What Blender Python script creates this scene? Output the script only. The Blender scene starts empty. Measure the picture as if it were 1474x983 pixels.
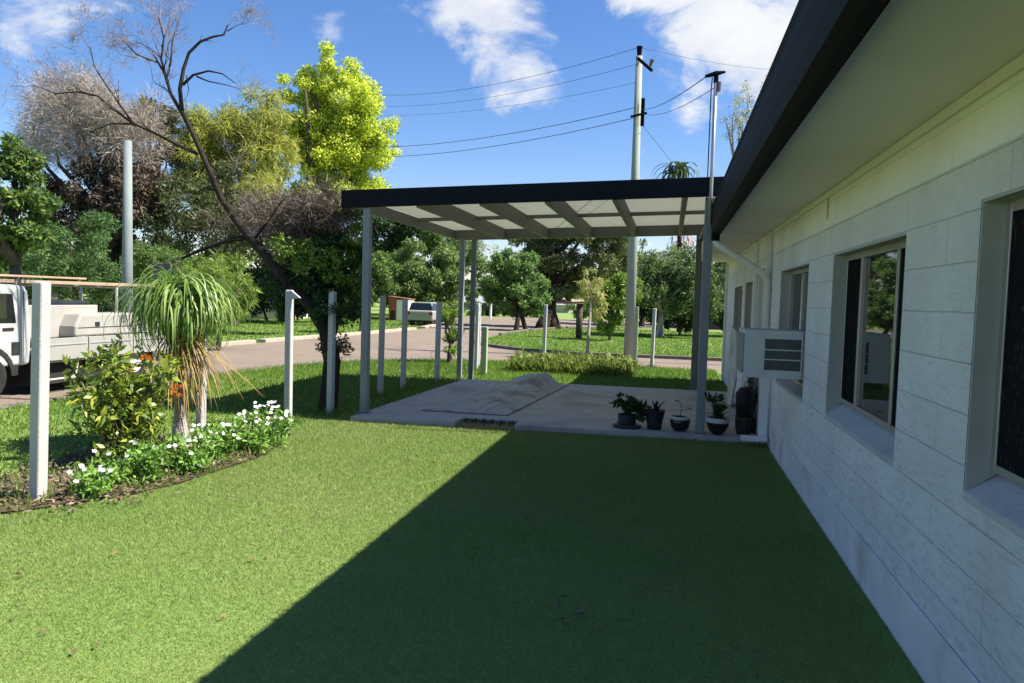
import bpy, math, random
import numpy as np
from mathutils import Vector, Matrix

random.seed(7)
RNG = np.random.default_rng(11)
SC = bpy.context.scene
COL = SC.collection

# ------------------------------------------------------------------ camera
F, CX, CY, EYE = 1100.0, 737.0, 491.5, 1.6
YAW, PITCH, ROLL = 0.20254, -0.056521, math.radians(1.7)
CAMM = Matrix.Rotation(YAW, 3, 'Z') @ Matrix.Rotation(math.pi/2 + PITCH, 3, 'X') @ Matrix.Rotation(ROLL, 3, 'Z')
cam = bpy.data.cameras.new('Camera')
cam.sensor_width = 36.0
cam.lens = F/1474*36
cam.clip_start, cam.clip_end = 0.05, 3000
camo = bpy.data.objects.new('Camera', cam)
COL.objects.link(camo)
M4 = CAMM.to_4x4(); M4.translation = (0, 0, EYE)
camo.matrix_world = M4
SC.camera = camo


def at(px, py, D):
    """survey point: the place seen at (px,py) of the photograph at D metres from the camera plane"""
    return Vector((0, 0, EYE)) + (CAMM @ Vector(((px-CX)/F, -(py-CY)/F, -1.0)))*D


def ground(px, py, z=0.0):
    d = CAMM @ Vector(((px-CX)/F, -(py-CY)/F, -1.0))
    return Vector((0, 0, EYE)) + d*((z-EYE)/d.z)


# ------------------------------------------------------------------ materials
MATS = {}


def new_mat(name):
    m = bpy.data.materials.new(name); m.use_nodes = True
    nt = m.node_tree; nt.nodes.clear()
    out = nt.nodes.new('ShaderNodeOutputMaterial')
    return m, nt, out


def N(nt, typ, **kw):
    n = nt.nodes.new(typ)
    for k, v in kw.items():
        if k.startswith('i_'):
            n.inputs[k[2:].replace('_', ' ')].default_value = v
        else:
            setattr(n, k, v)
    return n


def rgba(c): return (c[0], c[1], c[2], 1.0)


def surf(name, c1, c2=None, rough=0.6, scale=6.0, bump=0.0, bscale=None, spec=0.4, metal=0.0, detail=6.0, stain=None, stain_scale=1.3, stretch=None):
    """principled surface, two tones mottled by noise, optional stains and bump"""
    if name in MATS: return MATS[name]
    m, nt, out = new_mat(name)
    p = N(nt, 'ShaderNodeBsdfPrincipled'); nt.links.new(p.outputs[0], out.inputs[0])
    p.inputs['Roughness'].default_value = rough
    p.inputs['Specular IOR Level'].default_value = spec
    p.inputs['Metallic'].default_value = metal
    c2 = c2 or tuple(x*0.78 for x in c1)
    tc = N(nt, 'ShaderNodeTexCoord')
    vec = tc.outputs['Object']
    if stretch:
        mp = N(nt, 'ShaderNodeMapping'); mp.inputs['Scale'].default_value = stretch
        nt.links.new(vec, mp.inputs[0]); vec = mp.outputs[0]
    nz = N(nt, 'ShaderNodeTexNoise'); nz.inputs['Scale'].default_value = scale; nz.inputs['Detail'].default_value = detail
    nz.inputs['Roughness'].default_value = 0.65
    nt.links.new(vec, nz.inputs['Vector'])
    r = N(nt, 'ShaderNodeValToRGB')
    r.color_ramp.elements[0].position = 0.3; r.color_ramp.elements[0].color = rgba(c2)
    r.color_ramp.elements[1].position = 0.7; r.color_ramp.elements[1].color = rgba(c1)
    nt.links.new(nz.outputs['Fac'], r.inputs[0])
    col = r.outputs[0]
    if stain:
        n2 = N(nt, 'ShaderNodeTexNoise'); n2.inputs['Scale'].default_value = stain_scale; n2.inputs['Detail'].default_value = 8.0
        nt.links.new(vec, n2.inputs['Vector'])
        r2 = N(nt, 'ShaderNodeValToRGB'); r2.color_ramp.elements[0].position = 0.52; r2.color_ramp.elements[1].position = 0.72
        nt.links.new(n2.outputs['Fac'], r2.inputs[0])
        mx = N(nt, 'ShaderNodeMixRGB'); mx.inputs[2].default_value = rgba(stain)
        nt.links.new(r2.outputs[0], mx.inputs[0]); nt.links.new(col, mx.inputs[1]); col = mx.outputs[0]
    nt.links.new(col, p.inputs['Base Color'])
    if bump:
        nb = N(nt, 'ShaderNodeTexNoise'); nb.inputs['Scale'].default_value = bscale or scale*6; nb.inputs['Detail'].default_value = 8.0
        nt.links.new(vec, nb.inputs['Vector'])
        b = N(nt, 'ShaderNodeBump'); b.inputs['Strength'].default_value = bump; b.inputs['Distance'].default_value = 0.02
        nt.links.new(nb.outputs['Fac'], b.inputs['Height']); nt.links.new(b.outputs[0], p.inputs['Normal'])
    MATS[name] = m
    return m


def leafmat(name, cols, rough=0.5, trans=0.4, spec=0.3, gain=2.2):
    """leaf: colour picked per leaf, part of the light passes through"""
    if name in MATS: return MATS[name]
    m, nt, out = new_mat(name)
    g = N(nt, 'ShaderNodeNewGeometry')
    r = N(nt, 'ShaderNodeValToRGB'); r.color_ramp.interpolation = 'LINEAR'
    els = r.color_ramp.elements
    while len(els) < len(cols): els.new(0.5)
    for i, c in enumerate(cols):
        els[i].position = i/(len(cols)-1) if len(cols) > 1 else 0; els[i].color = rgba([min(.85, x*gain) for x in c])
    nt.links.new(g.outputs['Random Per Island'], r.inputs[0])
    p = N(nt, 'ShaderNodeBsdfPrincipled'); p.inputs['Roughness'].default_value = rough; p.inputs['Specular IOR Level'].default_value = spec
    t = N(nt, 'ShaderNodeBsdfTranslucent'); mx = N(nt, 'ShaderNodeMixShader'); mx.inputs[0].default_value = trans
    nt.links.new(r.outputs[0], p.inputs['Base Color']); nt.links.new(r.outputs[0], t.inputs[0])
    nt.links.new(p.outputs[0], mx.inputs[1]); nt.links.new(t.outputs[0], mx.inputs[2]); nt.links.new(mx.outputs[0], out.inputs[0])
    MATS[name] = m
    return m


# ------------------------------------------------------------------ mesh helpers
def props(o, label=None, cat=None, group=None, kind=None):
    if label: o['label'] = label
    if cat: o['category'] = cat
    if group: o['group'] = group
    if kind: o['kind'] = kind
    return o


def thing(name, label, cat, loc, group=None):
    o = bpy.data.objects.new(name, None); COL.objects.link(o)
    o.empty_display_size = 0.2
    o.location = loc
    return props(o, label, cat, group)


ORIG = {}


def link_mesh(name, me, mat, parent, origin):
    o = bpy.data.objects.new(name, me); COL.objects.link(o)
    if mat: me.materials.append(mat)
    if parent is not None: o.parent = parent
    else: o.location = origin
    ORIG[o.name] = Vector(origin)
    return o


def origin_of(parent, origin):
    if parent is not None:
        q = parent
        while q.parent is not None: q = q.parent
        return Vector(q.location)
    return Vector(origin or (0, 0, 0))


class MB:
    def __init__(s): s.v = []; s.f = []

    def add(s, vs, fs):
        b = len(s.v); s.v += [tuple(v) for v in vs]; s.f += [tuple(b+i for i in f) for f in fs]
        return s

    def hexa(s, c):   # 8 corners: bottom loop ccw, top loop ccw
        return s.add(c, [(3, 2, 1, 0), (4, 5, 6, 7), (0, 1, 5, 4), (1, 2, 6, 5), (2, 3, 7, 6), (3, 0, 4, 7)])

    def box(s, x0, x1, y0, y1, z0, z1):
        return s.hexa([(x0, y0, z0), (x1, y0, z0), (x1, y1, z0), (x0, y1, z0), (x0, y0, z1), (x1, y0, z1), (x1, y1, z1), (x0, y1, z1)])

    def tube(s, pts, radii, n=8, cap=True, squash=1.0):
        pts = [Vector(p) for p in pts]
        if not isinstance(radii, (list, tuple)): radii = [radii]*len(pts)
        b = len(s.v); k = len(pts)
        prev = None
        for i, p in enumerate(pts):
            t = (pts[min(i+1, k-1)]-pts[max(i-1, 0)])
            if t.length < 1e-9: t = Vector((0, 0, 1))
            t.normalize()
            if prev is None:
                u = t.cross(Vector((0, 0, 1)))
                if u.length < 0.1: u = t.cross(Vector((1, 0, 0)))
            else:
                u = prev - t*prev.dot(t)
                if u.length < 1e-6: u = t.cross(Vector((1, 0, 0)))
            u.normalize(); w = t.cross(u); prev = u
            for j in range(n):
                a = 2*math.pi*j/n
                s.v.append(tuple(p + (u*math.cos(a) + w*math.sin(a)*squash)*radii[i]))
        for i in range(k-1):
            for j in range(n):
                a = b+i*n+j; c = b+i*n+(j+1) % n
                s.f.append((a, c, c+n, a+n))
        if cap:
            s.f.append(tuple(b+j for j in reversed(range(n)))); s.f.append(tuple(b+(k-1)*n+j for j in range(n)))
        return s

    def lathe(s, prof, c=(0, 0, 0), n=24, cap=True):
        b = len(s.v); c = Vector(c)
        for (r, z) in prof:
            for j in range(n):
                a = 2*math.pi*j/n; s.v.append((c.x+r*math.cos(a), c.y+r*math.sin(a), c.z+z))
        for i in range(len(prof)-1):
            for j in range(n):
                a = b+i*n+j; q = b+i*n+(j+1) % n
                s.f.append((a, q, q+n, a+n))
        if cap:
            s.f.append(tuple(b+j for j in reversed(range(n)))); s.f.append(tuple(b+(len(prof)-1)*n+j for j in range(n)))
        return s

    def extrude(s, poly, axis, a0, a1):
        """poly in the two other axes, extruded along axis from a0 to a1"""
        def P(u, v, a):
            return {'x': (a, u, v), 'y': (u, a, v), 'z': (u, v, a)}[axis]
        n = len(poly)
        vs = [P(u, v, a0) for u, v in poly] + [P(u, v, a1) for u, v in poly]
        fs = [tuple(range(n)), tuple(n+i for i in reversed(range(n)))] + [(i, n+i, n+(i+1) % n, (i+1) % n) for i in range(n)]
        return s.add(vs, fs)

    def build(s, name, mat, parent=None, origin=None, smooth=False, bevel=0.0, seg=2):
        o0 = origin_of(parent, origin)
        me = bpy.data.meshes.new(name)
        me.from_pydata([(v[0]-o0.x, v[1]-o0.y, v[2]-o0.z) for v in s.v], [], s.f)
        import bmesh
        bm = bmesh.new(); bm.from_mesh(me); bmesh.ops.recalc_face_normals(bm, faces=bm.faces); bm.to_mesh(me); bm.free()
        if smooth:
            me.polygons.foreach_set('use_smooth', [True]*len(me.polygons))
        o = link_mesh(name, me, mat, parent, o0)
        if bevel:
            md = o.modifiers.new('bevel', 'BEVEL'); md.width = bevel; md.segments = seg; md.limit_method = 'ANGLE'; md.angle_limit = math.radians(40)
        return o


def quads_mesh(name, V, mat, parent=None, origin=None, k=4, smooth=False):
    """V: (n,k,3) separate polygons -> one mesh"""
    V = np.asarray(V, np.float32); n = V.shape[0]
    o0 = np.array(origin_of(parent, origin), np.float32)
    me = bpy.data.meshes.new(name)
    me.vertices.add(n*k); me.vertices.foreach_set('co', (V-o0).reshape(-1))
    me.loops.add(n*k); me.loops.foreach_set('vertex_index', np.arange(n*k, dtype=np.int32))
    me.polygons.add(n); me.polygons.foreach_set('loop_start', np.arange(0, n*k, k, dtype=np.int32))
    try: me.polygons.foreach_set('loop_total', np.full(n, k, np.int32))
    except Exception: pass
    me.update(calc_edges=True); me.validate()
    return link_mesh(name, me, mat, parent, Vector(o0))


def strips_mesh(name, P, S, W, mat, parent=None, origin=None):
    """ribbons: P (n,m,3) centre lines, S (n,m,3) side directions, W (n,m) half widths"""
    n, m, _ = P.shape
    L = P-S*W[..., None]; R = P+S*W[..., None]
    V = np.stack([L, R], 2).reshape(n, m*2, 3)
    idx = []
    for i in range(m-1): idx.append([2*i, 2*i+1, 2*i+3, 2*i+2])
    idx = np.array(idx)
    faces = (np.arange(n)[:, None, None]*(2*m) + idx[None]).reshape(-1, 4)
    o0 = np.array(origin_of(parent, origin), np.float32)
    me = bpy.data.meshes.new(name)
    me.vertices.add(n*m*2); me.vertices.foreach_set('co', (V.reshape(-1, 3)-o0).astype(np.float32).reshape(-1))
    nf = len(faces)
    me.loops.add(nf*4); me.loops.foreach_set('vertex_index', faces.astype(np.int32).reshape(-1))
    me.polygons.add(nf); me.polygons.foreach_set('loop_start', np.arange(0, nf*4, 4, dtype=np.int32))
    try: me.polygons.foreach_set('loop_total', np.full(nf, 4, np.int32))
    except Exception: pass
    me.update(calc_edges=True); me.validate()
    me.polygons.foreach_set('use_smooth', [True]*nf)
    return link_mesh(name, me, mat, parent, Vector(o0))


def unit(a):
    return a/np.maximum(np.linalg.norm(a, axis=-1, keepdims=True), 1e-9)


def rdir(n): return unit(RNG.normal(size=(n, 3)))


def leaf_quads(P, A, Nn, L, W):
    """leaf blades: base P, axis A, rough normal Nn, lengths L, widths W"""
    A = unit(A); S = unit(np.cross(A, Nn)); Nn = np.cross(S, A)
    L = L[:, None]; W = W[:, None]
    mid = P + A*L*0.45 + Nn*L*0.06
    return np.stack([P, mid+S*W*0.5, P+A*L, mid-S*W*0.5], 1)


def crown(name, clumps, n, L, W, mat, parent, subs=16, subr=(0.18, 0.42), droop=0.0, up=0.35, reach=(0.45, 1.06), out=0.5, flat=0.8):
    """leaves gathered in sub-clumps over a few ellipsoids; returns the sub-clump centres"""
    cl = np.array(clumps, float)
    w = (cl[:, 3]*cl[:, 4]*cl[:, 5])**(2/3); w = w/w.sum()
    cen, rad, rat = [], [], []
    for c, wi in zip(cl, w):
        k = max(5, int(subs*len(cl)*wi))
        d = rdir(k); d[:, 2] = d[:, 2]*0.9+0.12
        r = RNG.uniform(reach[0], reach[1], k)[:, None]
        cen.append(c[:3]+d*r*c[3:6]); rad.append(RNG.uniform(subr[0], subr[1], k)*min(c[3:6].min()*1.25, c[3:6].mean())); rat.append(np.full(k, 1.0))
    cen = np.concatenate(cen); rad = np.concatenate(rad)
    pw = rad**2; pw = pw/pw.sum()
    i = RNG.choice(len(cen), n, p=pw)
    d = rdir(n); rr = RNG.uniform(0, 1, n)**(1/2.2)
    off = d*(rr*rad[i])[:, None]; off[:, 2] *= flat
    P = cen[i]+off
    A = d*out + rdir(n)*0.8; A[:, 2] -= droop
    Nn = rdir(n)*0.5 + d*0.75; Nn[:, 2] += up
    V = leaf_quads(P, A, Nn, RNG.uniform(0.45, 1.5, n)*L, RNG.uniform(0.55, 1.4, n)*W)
    quads_mesh(name, V, mat, parent)
    return cen


def limbs(mb, fork, r0, targets, n=7):
    for t in targets:
        t = Vector(t); f = Vector(fork); d = t-f
        m1 = f+d*0.35+Vector((random.uniform(-.1, .1), random.uniform(-.1, .1), random.uniform(0, .12)))*d.length
        m2 = f+d*0.7+Vector((random.uniform(-.1, .1), random.uniform(-.1, .1), random.uniform(-.02, .1)))*d.length
        mb.tube([f, m1, m2, t], [r0*.55, r0*.4, r0*.24, r0*.08], n=n)


BARK = surf('grey_bark', (.13, .105, .085), (.05, .04, .033), rough=.95, scale=9, bump=.8, bscale=40, spec=.1, stretch=(1, 1, .25))
DARKBARK = surf('dark_bark', (.055, .043, .036), (.02, .016, .013), rough=.95, scale=9, bump=.8, bscale=40, spec=.1, stretch=(1, 1, .25))
PALEBARK = surf('pale_bark', (.36, .33, .29), (.2, .18, .15), rough=.9, scale=7, bump=.5, bscale=30, spec=.1, stretch=(1, 1, .3))


def K(px, py, D, rx, ry, rd=None):
    p = at(px, py, D); s = D/F
    return (p.x, p.y, p.z, rx*s, (rd or (rx+ry)/2)*s, ry*s)


def tree(name, label, cat, base, clumps, n, L, W, leaf, bark=BARK, r=0.15, fork=None, group=None, nl=9, trunks=None, crownname='crown', **kw):
    base = Vector(base)
    t = thing(name, label, cat, base, group)
    far = (base.xy.length > 16)
    if far: n, L, W = int(n*2.2), L*.64, W*.66
    cen = crown(crownname, clumps, n, L, W, leaf, t, **kw)
    c = np.array(clumps)
    top = Vector((c[:, 0].mean(), c[:, 1].mean(), c[:, 2].mean()))
    mb = MB()
    fk = Vector(fork) if fork is not None else base.lerp(top, 0.55)
    for bs in (trunks or [base]):
        bs = Vector(bs)
        m = bs.lerp(fk, .5)+Vector((random.uniform(-.5, .5), random.uniform(-.5, .5), 0))*r
        mb.tube([bs-Vector((0, 0, .12)), bs+Vector((0, 0, r*.5)), m, fk], [r*1.35, r*1.02, r*.85, r*.65], n=10)
    sel = cen[np.random.default_rng(3).choice(len(cen), min(nl, len(cen)), replace=False)]
    limbs(mb, fk, r*1.1, sel)
    mb.build('trunk', bark, t, smooth=True)
    return t


def copy_tree(o, parent=None):
    c = o.copy(); COL.objects.link(c)
    if parent is not None: c.parent = parent
    for ch in [x for x in o.children]: copy_tree(ch, c)
    return c


# ------------------------------------------------------------------ world, sun
SUN_EL = math.atan(1.215)
SUN_DIR = Vector((math.cos(SUN_EL), 0.075, math.sin(SUN_EL))).normalized()
w = bpy.data.worlds.new('World'); SC.world = w; w.use_nodes = True
nt = w.node_tree; nt.nodes.clear()
wo = N(nt, 'ShaderNodeOutputWorld'); bg = N(nt, 'ShaderNodeBackground'); bg.inputs[1].default_value = 0.070
nt.links.new(bg.outputs[0], wo.inputs[0])
sky = N(nt, 'ShaderNodeTexSky', sky_type='NISHITA'); sky.sun_disc = False
sky.sun_elevation = SUN_EL; sky.sun_rotation = math.atan2(SUN_DIR.x, SUN_DIR.y)
sky.air_density = 1.0; sky.dust_density = 0.3; sky.ozone_density = 2.5
hs = N(nt, 'ShaderNodeHueSaturation'); hs.inputs['Saturation'].default_value = 1.25
nt.links.new(sky.outputs[0], hs.inputs['Color'])
skm = N(nt, 'ShaderNodeMixRGB', blend_type='MULTIPLY'); skm.inputs[0].default_value = 1; skm.inputs[2].default_value = (1.10, 1.0, 1.12, 1); nt.links.new(hs.outputs[0], skm.inputs[1])
tc = N(nt, 'ShaderNodeTexCoord')
DIRV = tc.outputs['Generated']
mp = N(nt, 'ShaderNodeMapping'); mp.inputs['Scale'].default_value = (1, 1, 1.7); nt.links.new(DIRV, mp.inputs[0])
nz = N(nt, 'ShaderNodeTexNoise'); nz.inputs['Scale'].default_value = 7.5; nz.inputs['Detail'].default_value = 15; nz.inputs['Roughness'].default_value = .64
nz.inputs['Distortion'].default_value = .35
nt.links.new(mp.outputs[0], nz.inputs['Vector'])


def mathn(op, a, b=None, clamp=False):
    n = N(nt, 'ShaderNodeMath', operation=op); n.use_clamp = clamp
    for i, x in enumerate((a, b)):
        if x is None: continue
        if isinstance(x, (int, float)): n.inputs[i].default_value = x
        else: nt.links.new(x, n.inputs[i])
    return n.outputs[0]


def cloud_dir(px, py):
    return (CAMM @ Vector(((px-CX)/F, -(py-CY)/F, -1.0))).normalized()


# where the cumulus banks stand in the sky: direction, angular radius, density
CLOUDS = [(715, 40, .085, 1.0), (760, 90, .06, 1.0), (665, 15, .06, .9), (1060, 35, .13, 1.25), (1000, 10, .09, 1.1), (930, -30, .07, 1.0), (1010, 115, .05, .9), (1000, 155, .045, .8),
          (480, 48, .035, .8), (60, -10, .10, .8), (20, 40, .05, .7), (150, 5, .06, .6), (50, 100, .04, .45), (1150, -60, .2, 1.2), (740, 120, .05, .8), (1110, 90, .07, 1.0), (1090, 60, .12, 1.3)]
mask = None
for (px, py, rr, wgt) in CLOUDS:
    d = cloud_dir(px, py)
    dn = N(nt, 'ShaderNodeVectorMath', operation='DISTANCE'); dn.inputs[1].default_value = d
    nt.links.new(DIRV, dn.inputs[0])
    mr = N(nt, 'ShaderNodeMapRange'); mr.interpolation_type = 'SMOOTHSTEP'
    mr.inputs['From Min'].default_value = rr*1.35; mr.inputs['From Max'].default_value = rr*.1
    mr.inputs['To Min'].default_value = 0; mr.inputs['To Max'].default_value = wgt
    nt.links.new(dn.outputs['Value'], mr.inputs[0])
    mask = mr.outputs[0] if mask is None else mathn('MAXIMUM', mask, mr.outputs[0])
dens = mathn('ADD', mathn('MULTIPLY', mask, 0.55), mathn('MULTIPLY', nz.outputs['Fac'], 1.6))
mr = N(nt, 'ShaderNodeMapRange'); mr.interpolation_type = 'SMOOTHSTEP'
mr.inputs['From Min'].default_value = 1.04; mr.inputs['From Max'].default_value = 1.42
nt.links.new(dens, mr.inputs[0])
nz2 = N(nt, 'ShaderNodeTexNoise'); nz2.inputs['Scale'].default_value = 11.0; nz2.inputs['Detail'].default_value = 6
nt.links.new(mp.outputs[0], nz2.inputs['Vector'])
cr = N(nt, 'ShaderNodeValToRGB'); cr.color_ramp.elements[0].position = .35; cr.color_ramp.elements[1].position = .62
cr.color_ramp.elements[0].color = (4.3, 4.7, 5.6, 1); cr.color_ramp.elements[1].color = (5.9, 6.0, 6.2, 1)
nt.links.new(nz2.outputs['Fac'], cr.inputs[0])
mix = N(nt, 'ShaderNodeMixRGB'); nt.links.new(mr.outputs[0], mix.inputs[0]); nt.links.new(skm.outputs[0], mix.inputs[1]); nt.links.new(cr.outputs[0], mix.inputs[2])
nt.links.new(mix.outputs[0], bg.inputs[0])

sl = bpy.data.lights.new('Sun', 'SUN'); sl.energy = 5.0; sl.angle = math.radians(.5); sl.color = (1.0, .94, .82)
so = bpy.data.objects.new('Sun', sl); COL.objects.link(so); so.location = (20, 0, 30)
so.rotation_euler = (-SUN_DIR).to_track_quat('-Z', 'Y').to_euler()
SC.view_settings.view_transform = 'Standard'; SC.view_settings.look = 'None'; SC.view_settings.gamma = 1; SC.view_settings.exposure = 1.2
SC.view_settings.use_curve_mapping = False

# ------------------------------------------------------------------ ground, road, slab
GRASS = surf('grass_ground', (.20, .28, .08), (.17, .25, .068), rough=.95, scale=1.2, bump=.6, bscale=60, spec=.1, stain=(.19, .26, .075), stain_scale=.5)
SOIL = surf('soil', (.14, .105, .07), (.07, .052, .036), rough=.95, scale=8, bump=.8, bscale=30, spec=.1)
ASPH = surf('asphalt', (.23, .185, .15), (.19, .152, .124), rough=.9, scale=1.5, bump=.3, bscale=120, spec=.2, stain=(.16, .13, .108), stain_scale=.35)
CONC = surf('concrete', (.46, .43, .395), (.36, .335, .31), rough=.85, scale=3, bump=.25, bscale=70, spec=.2, stain=(.26, .24, .22), stain_scale=1.1)
KERB = surf('kerb_concrete', (.44, .37, .29), (.30, .26, .21), rough=.9, scale=4, bump=.3, bscale=50, spec=.2)


def sheet(name, poly, z, mat, kind='structure', thick=0.0):
    mb = MB()
    if thick: mb.extrude(poly, 'z', z-thick, z)
    else: mb.add([(x, y, z) for x, y in poly], [tuple(range(len(poly)))])
    o = mb.build(name, mat)
    return props(o, kind=kind)


sheet('lawn', [(-500, -200), (500, -200), (500, 700), (-500, 700)], 0.0, GRASS)


def bez(p0, p1, p2, n=8):
    return [((1-t)**2*p0[0]+2*t*(1-t)*p1[0]+t*t*p2[0], (1-t)**2*p0[1]+2*t*(1-t)*p1[1]+t*t*p2[1]) for t in [i/n for i in range(n+1)]]


near_edge = [(-8.4, -60), (-8.4, 12.5)] + bez((-8.35, 13.2), (-7.9, 18.6), (-3.6, 18.75), 10) + [(0, 18.9), (60, 19.6)]
island_edge = [(60, 23.0), (1.5, 22.3), (-2.6, 22.2)] + bez((-3.9, 22.6), (-7.0, 24.5), (-7.0, 28.5), 8) + bez((-7.1, 32), (-7.2, 38.5), (-5.6, 43), 6) + [(-1, 48), (60, 56)]
far_edge = [(60, 72), (-12, 62.5), (-17.5, 58), (-19.5, 52), (-14.3, 46), (-12.2, 40), (-11.6, 34), (-11.7, 29), (-12.1, 24), (-12.4, 20), (-12.6, 12), (-13, -60)]
ROADPOLY = near_edge+island_edge+far_edge
sheet('road', ROADPOLY, .004, ASPH)


def kerb(name, pts, wdt, h, mat, gap=None):
    mb = MB(); pts = [Vector((p[0], p[1], 0)) for p in pts]
    L, R = [], []
    for i, p in enumerate(pts):
        t = (pts[min(i+1, len(pts)-1)]-pts[max(0, i-1)]).normalized(); s = Vector((-t.y, t.x, 0))*wdt/2
        L.append(p+s); R.append(p-s)
    n = len(pts)
    vs = [(*p.xy, -.05) for p in L]+[(*p.xy, -.05) for p in R]+[(*p.xy, h) for p in R]+[(*p.xy, h) for p in L]
    fs = []
    for i in range(n-1):
        for a, b in ((0, 1), (1, 2), (2, 3), (3, 0)):
            fs.append((a*n+i, a*n+i+1, b*n+i+1, b*n+i))
    fs += [(0, n, 2*n, 3*n), (n-1, 4*n-1, 3*n-1, 2*n-1)]
    mb.add(vs, fs)
    return props(mb.build(name, mat, bevel=.02), kind='structure')


DARKKERB = surf('worn_kerb', (.20, .175, .15), (.10, .09, .075), rough=.95, scale=5, bump=.4, bscale=50, spec=.1)
kerb('island_kerb', island_edge[1:12], .16, .10, DARKKERB)
kerb('island_kerb', island_edge[12:-1], .16, .10, DARKKERB)
kerb('far_kerb', [(-11.68, 34), (-11.78, 29), (-12.18, 24), (-12.36, 21.6)], .3, .11, KERB)
kerb('far_kerb', [(-12.4, 21.1), (-12.5, 19.4)], .3, .11, KERB)
kerb('far_kerb', [(-14.4, 46.2), (-12.35, 40.2), (-11.75, 35.5)], .3, .11, KERB)
kerb('near_kerb', [(-8.32, 5), (-8.32, 12.5)]+[(x+.08, y-.06) for x, y in near_edge[2:10]], .12, .03, DARKKERB)

# concrete slab of the carport, with a broken notch in its front edge
slabpoly = [(-3.84, 8.85), (-2.52, 8.93), (-2.50, 9.30), (-1.80, 9.33), (-1.78, 8.97), (1.13, 9.1), (1.13, 13.85), (-3.7, 13.68)]
sheet('concrete_slab', slabpoly, .075, CONC, thick=.16)
sheet('slab_notch_soil', [(-2.515, 8.9), (-1.785, 8.95), (-1.81, 9.31), (-2.495, 9.285)], .012, SOIL)
mb = MB()  # near-black bank painted as the shaded void under the broken slab edge
for i_ in range(26):
    x_ = -2.49+i_*.0265; h_ = .045+.022*math.sin(i_*2.3)*math.sin(i_*.9)
    mb.hexa([(x_, 9.19+.03*math.sin(i_*1.7), .013), (x_+.0264, 9.19+.03*math.sin(i_*1.7+.4), .013), (x_+.0264, 9.298, .013), (x_, 9.298, .013), (x_, 9.25, h_), (x_+.0264, 9.25, h_), (x_+.0264, 9.298, h_+.01), (x_, 9.298, h_+.01)])
props(mb.build('notch_shade_bank', surf('notch_shade_dark', (.025, .02, .015), (.012, .01, .008), rough=.95, scale=20)), kind='structure')
bedpoly = [(-5.9, 4.2), (-4.45, 4.4), (-4.2, 4.72), (-3.98, 5.1), (-3.86, 5.5), (-3.83, 6.0), (-3.78, 6.6), (-3.85, 7.0), (-4.3, 7.4), (-5.2, 7.3), (-5.5, 6.4), (-5.3, 5.3)]
MULCH = surf('mulch', (.15, .115, .075), (.05, .038, .027), rough=.95, scale=14, bump=1.0, bscale=45, spec=.1)
sheet('garden_bed', bedpoly, .02, MULCH)
sheet('rear_bed', [(-3.4, 16.2), (-.7, 16.5), (-.6, 17.7), (-3.4, 17.4)], .012, SOIL)


def in_poly(x, y, poly):
    inside = np.zeros(len(x), bool); n = len(poly)
    for i in range(n):
        x0, y0 = poly[i]; x1, y1 = poly[(i+1) % n]
        c = ((y0 > y) != (y1 > y)) & (x < (x1-x0)*(y-y0)/((y1-y0) if y1 != y0 else 1e-9)+x0)
        inside ^= c
    return inside


def patchy(m, scale, lo, hi):
    """worn and lush patches: multiply the leaf colour by a broad world-space noise"""
    nt = m.node_tree; r = [n for n in nt.nodes if n.type == 'VALTORGB'][0]
    outs = [l.to_socket for l in nt.links if l.from_socket == r.outputs[0]]
    tc = N(nt, 'ShaderNodeTexCoord'); nz = N(nt, 'ShaderNodeTexNoise'); nz.inputs['Scale'].default_value = scale; nz.inputs['Detail'].default_value = 5; nz.inputs['Roughness'].default_value = .6
    nt.links.new(tc.outputs['Object'], nz.inputs['Vector'])
    r2 = N(nt, 'ShaderNodeValToRGB'); r2.color_ramp.elements[0].position = .36; r2.color_ramp.elements[1].position = .64
    r2.color_ramp.elements[0].color = rgba(lo); r2.color_ramp.elements[1].color = rgba(hi); nt.links.new(nz.outputs['Fac'], r2.inputs[0])
    mx = N(nt, 'ShaderNodeMixRGB', blend_type='MULTIPLY'); mx.inputs[0].default_value = 1
    nt.links.new(r.outputs[0], mx.inputs[1]); nt.links.new(r2.outputs[0], mx.inputs[2])
    for o in outs: nt.links.new(mx.outputs[0], o)


LAWNLEAF = leafmat('lawn_blades', [(.19, .28, .07), (.23, .32, .09), (.27, .35, .11), (.32, .37, .15)], rough=.6, trans=.35, spec=.2, gain=1)
patchy(LAWNLEAF, .45, (.84, .96, .76), (1.08, 1.02, 1.06))
VERGELEAF = leafmat('verge_blades', [(.08, .17, .022), (.12, .22, .03), (.17, .26, .045)], rough=.6, trans=.4, spec=.2, gain=1)
patchy(VERGELEAF, .5, (.85, .95, .8), (1.2, 1.05, 1.1))
DRYLEAF = leafmat('dry_grass', [(.25, .19, .09), (.17, .13, .06), (.32, .27, .14)], rough=.8, trans=.2)


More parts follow.
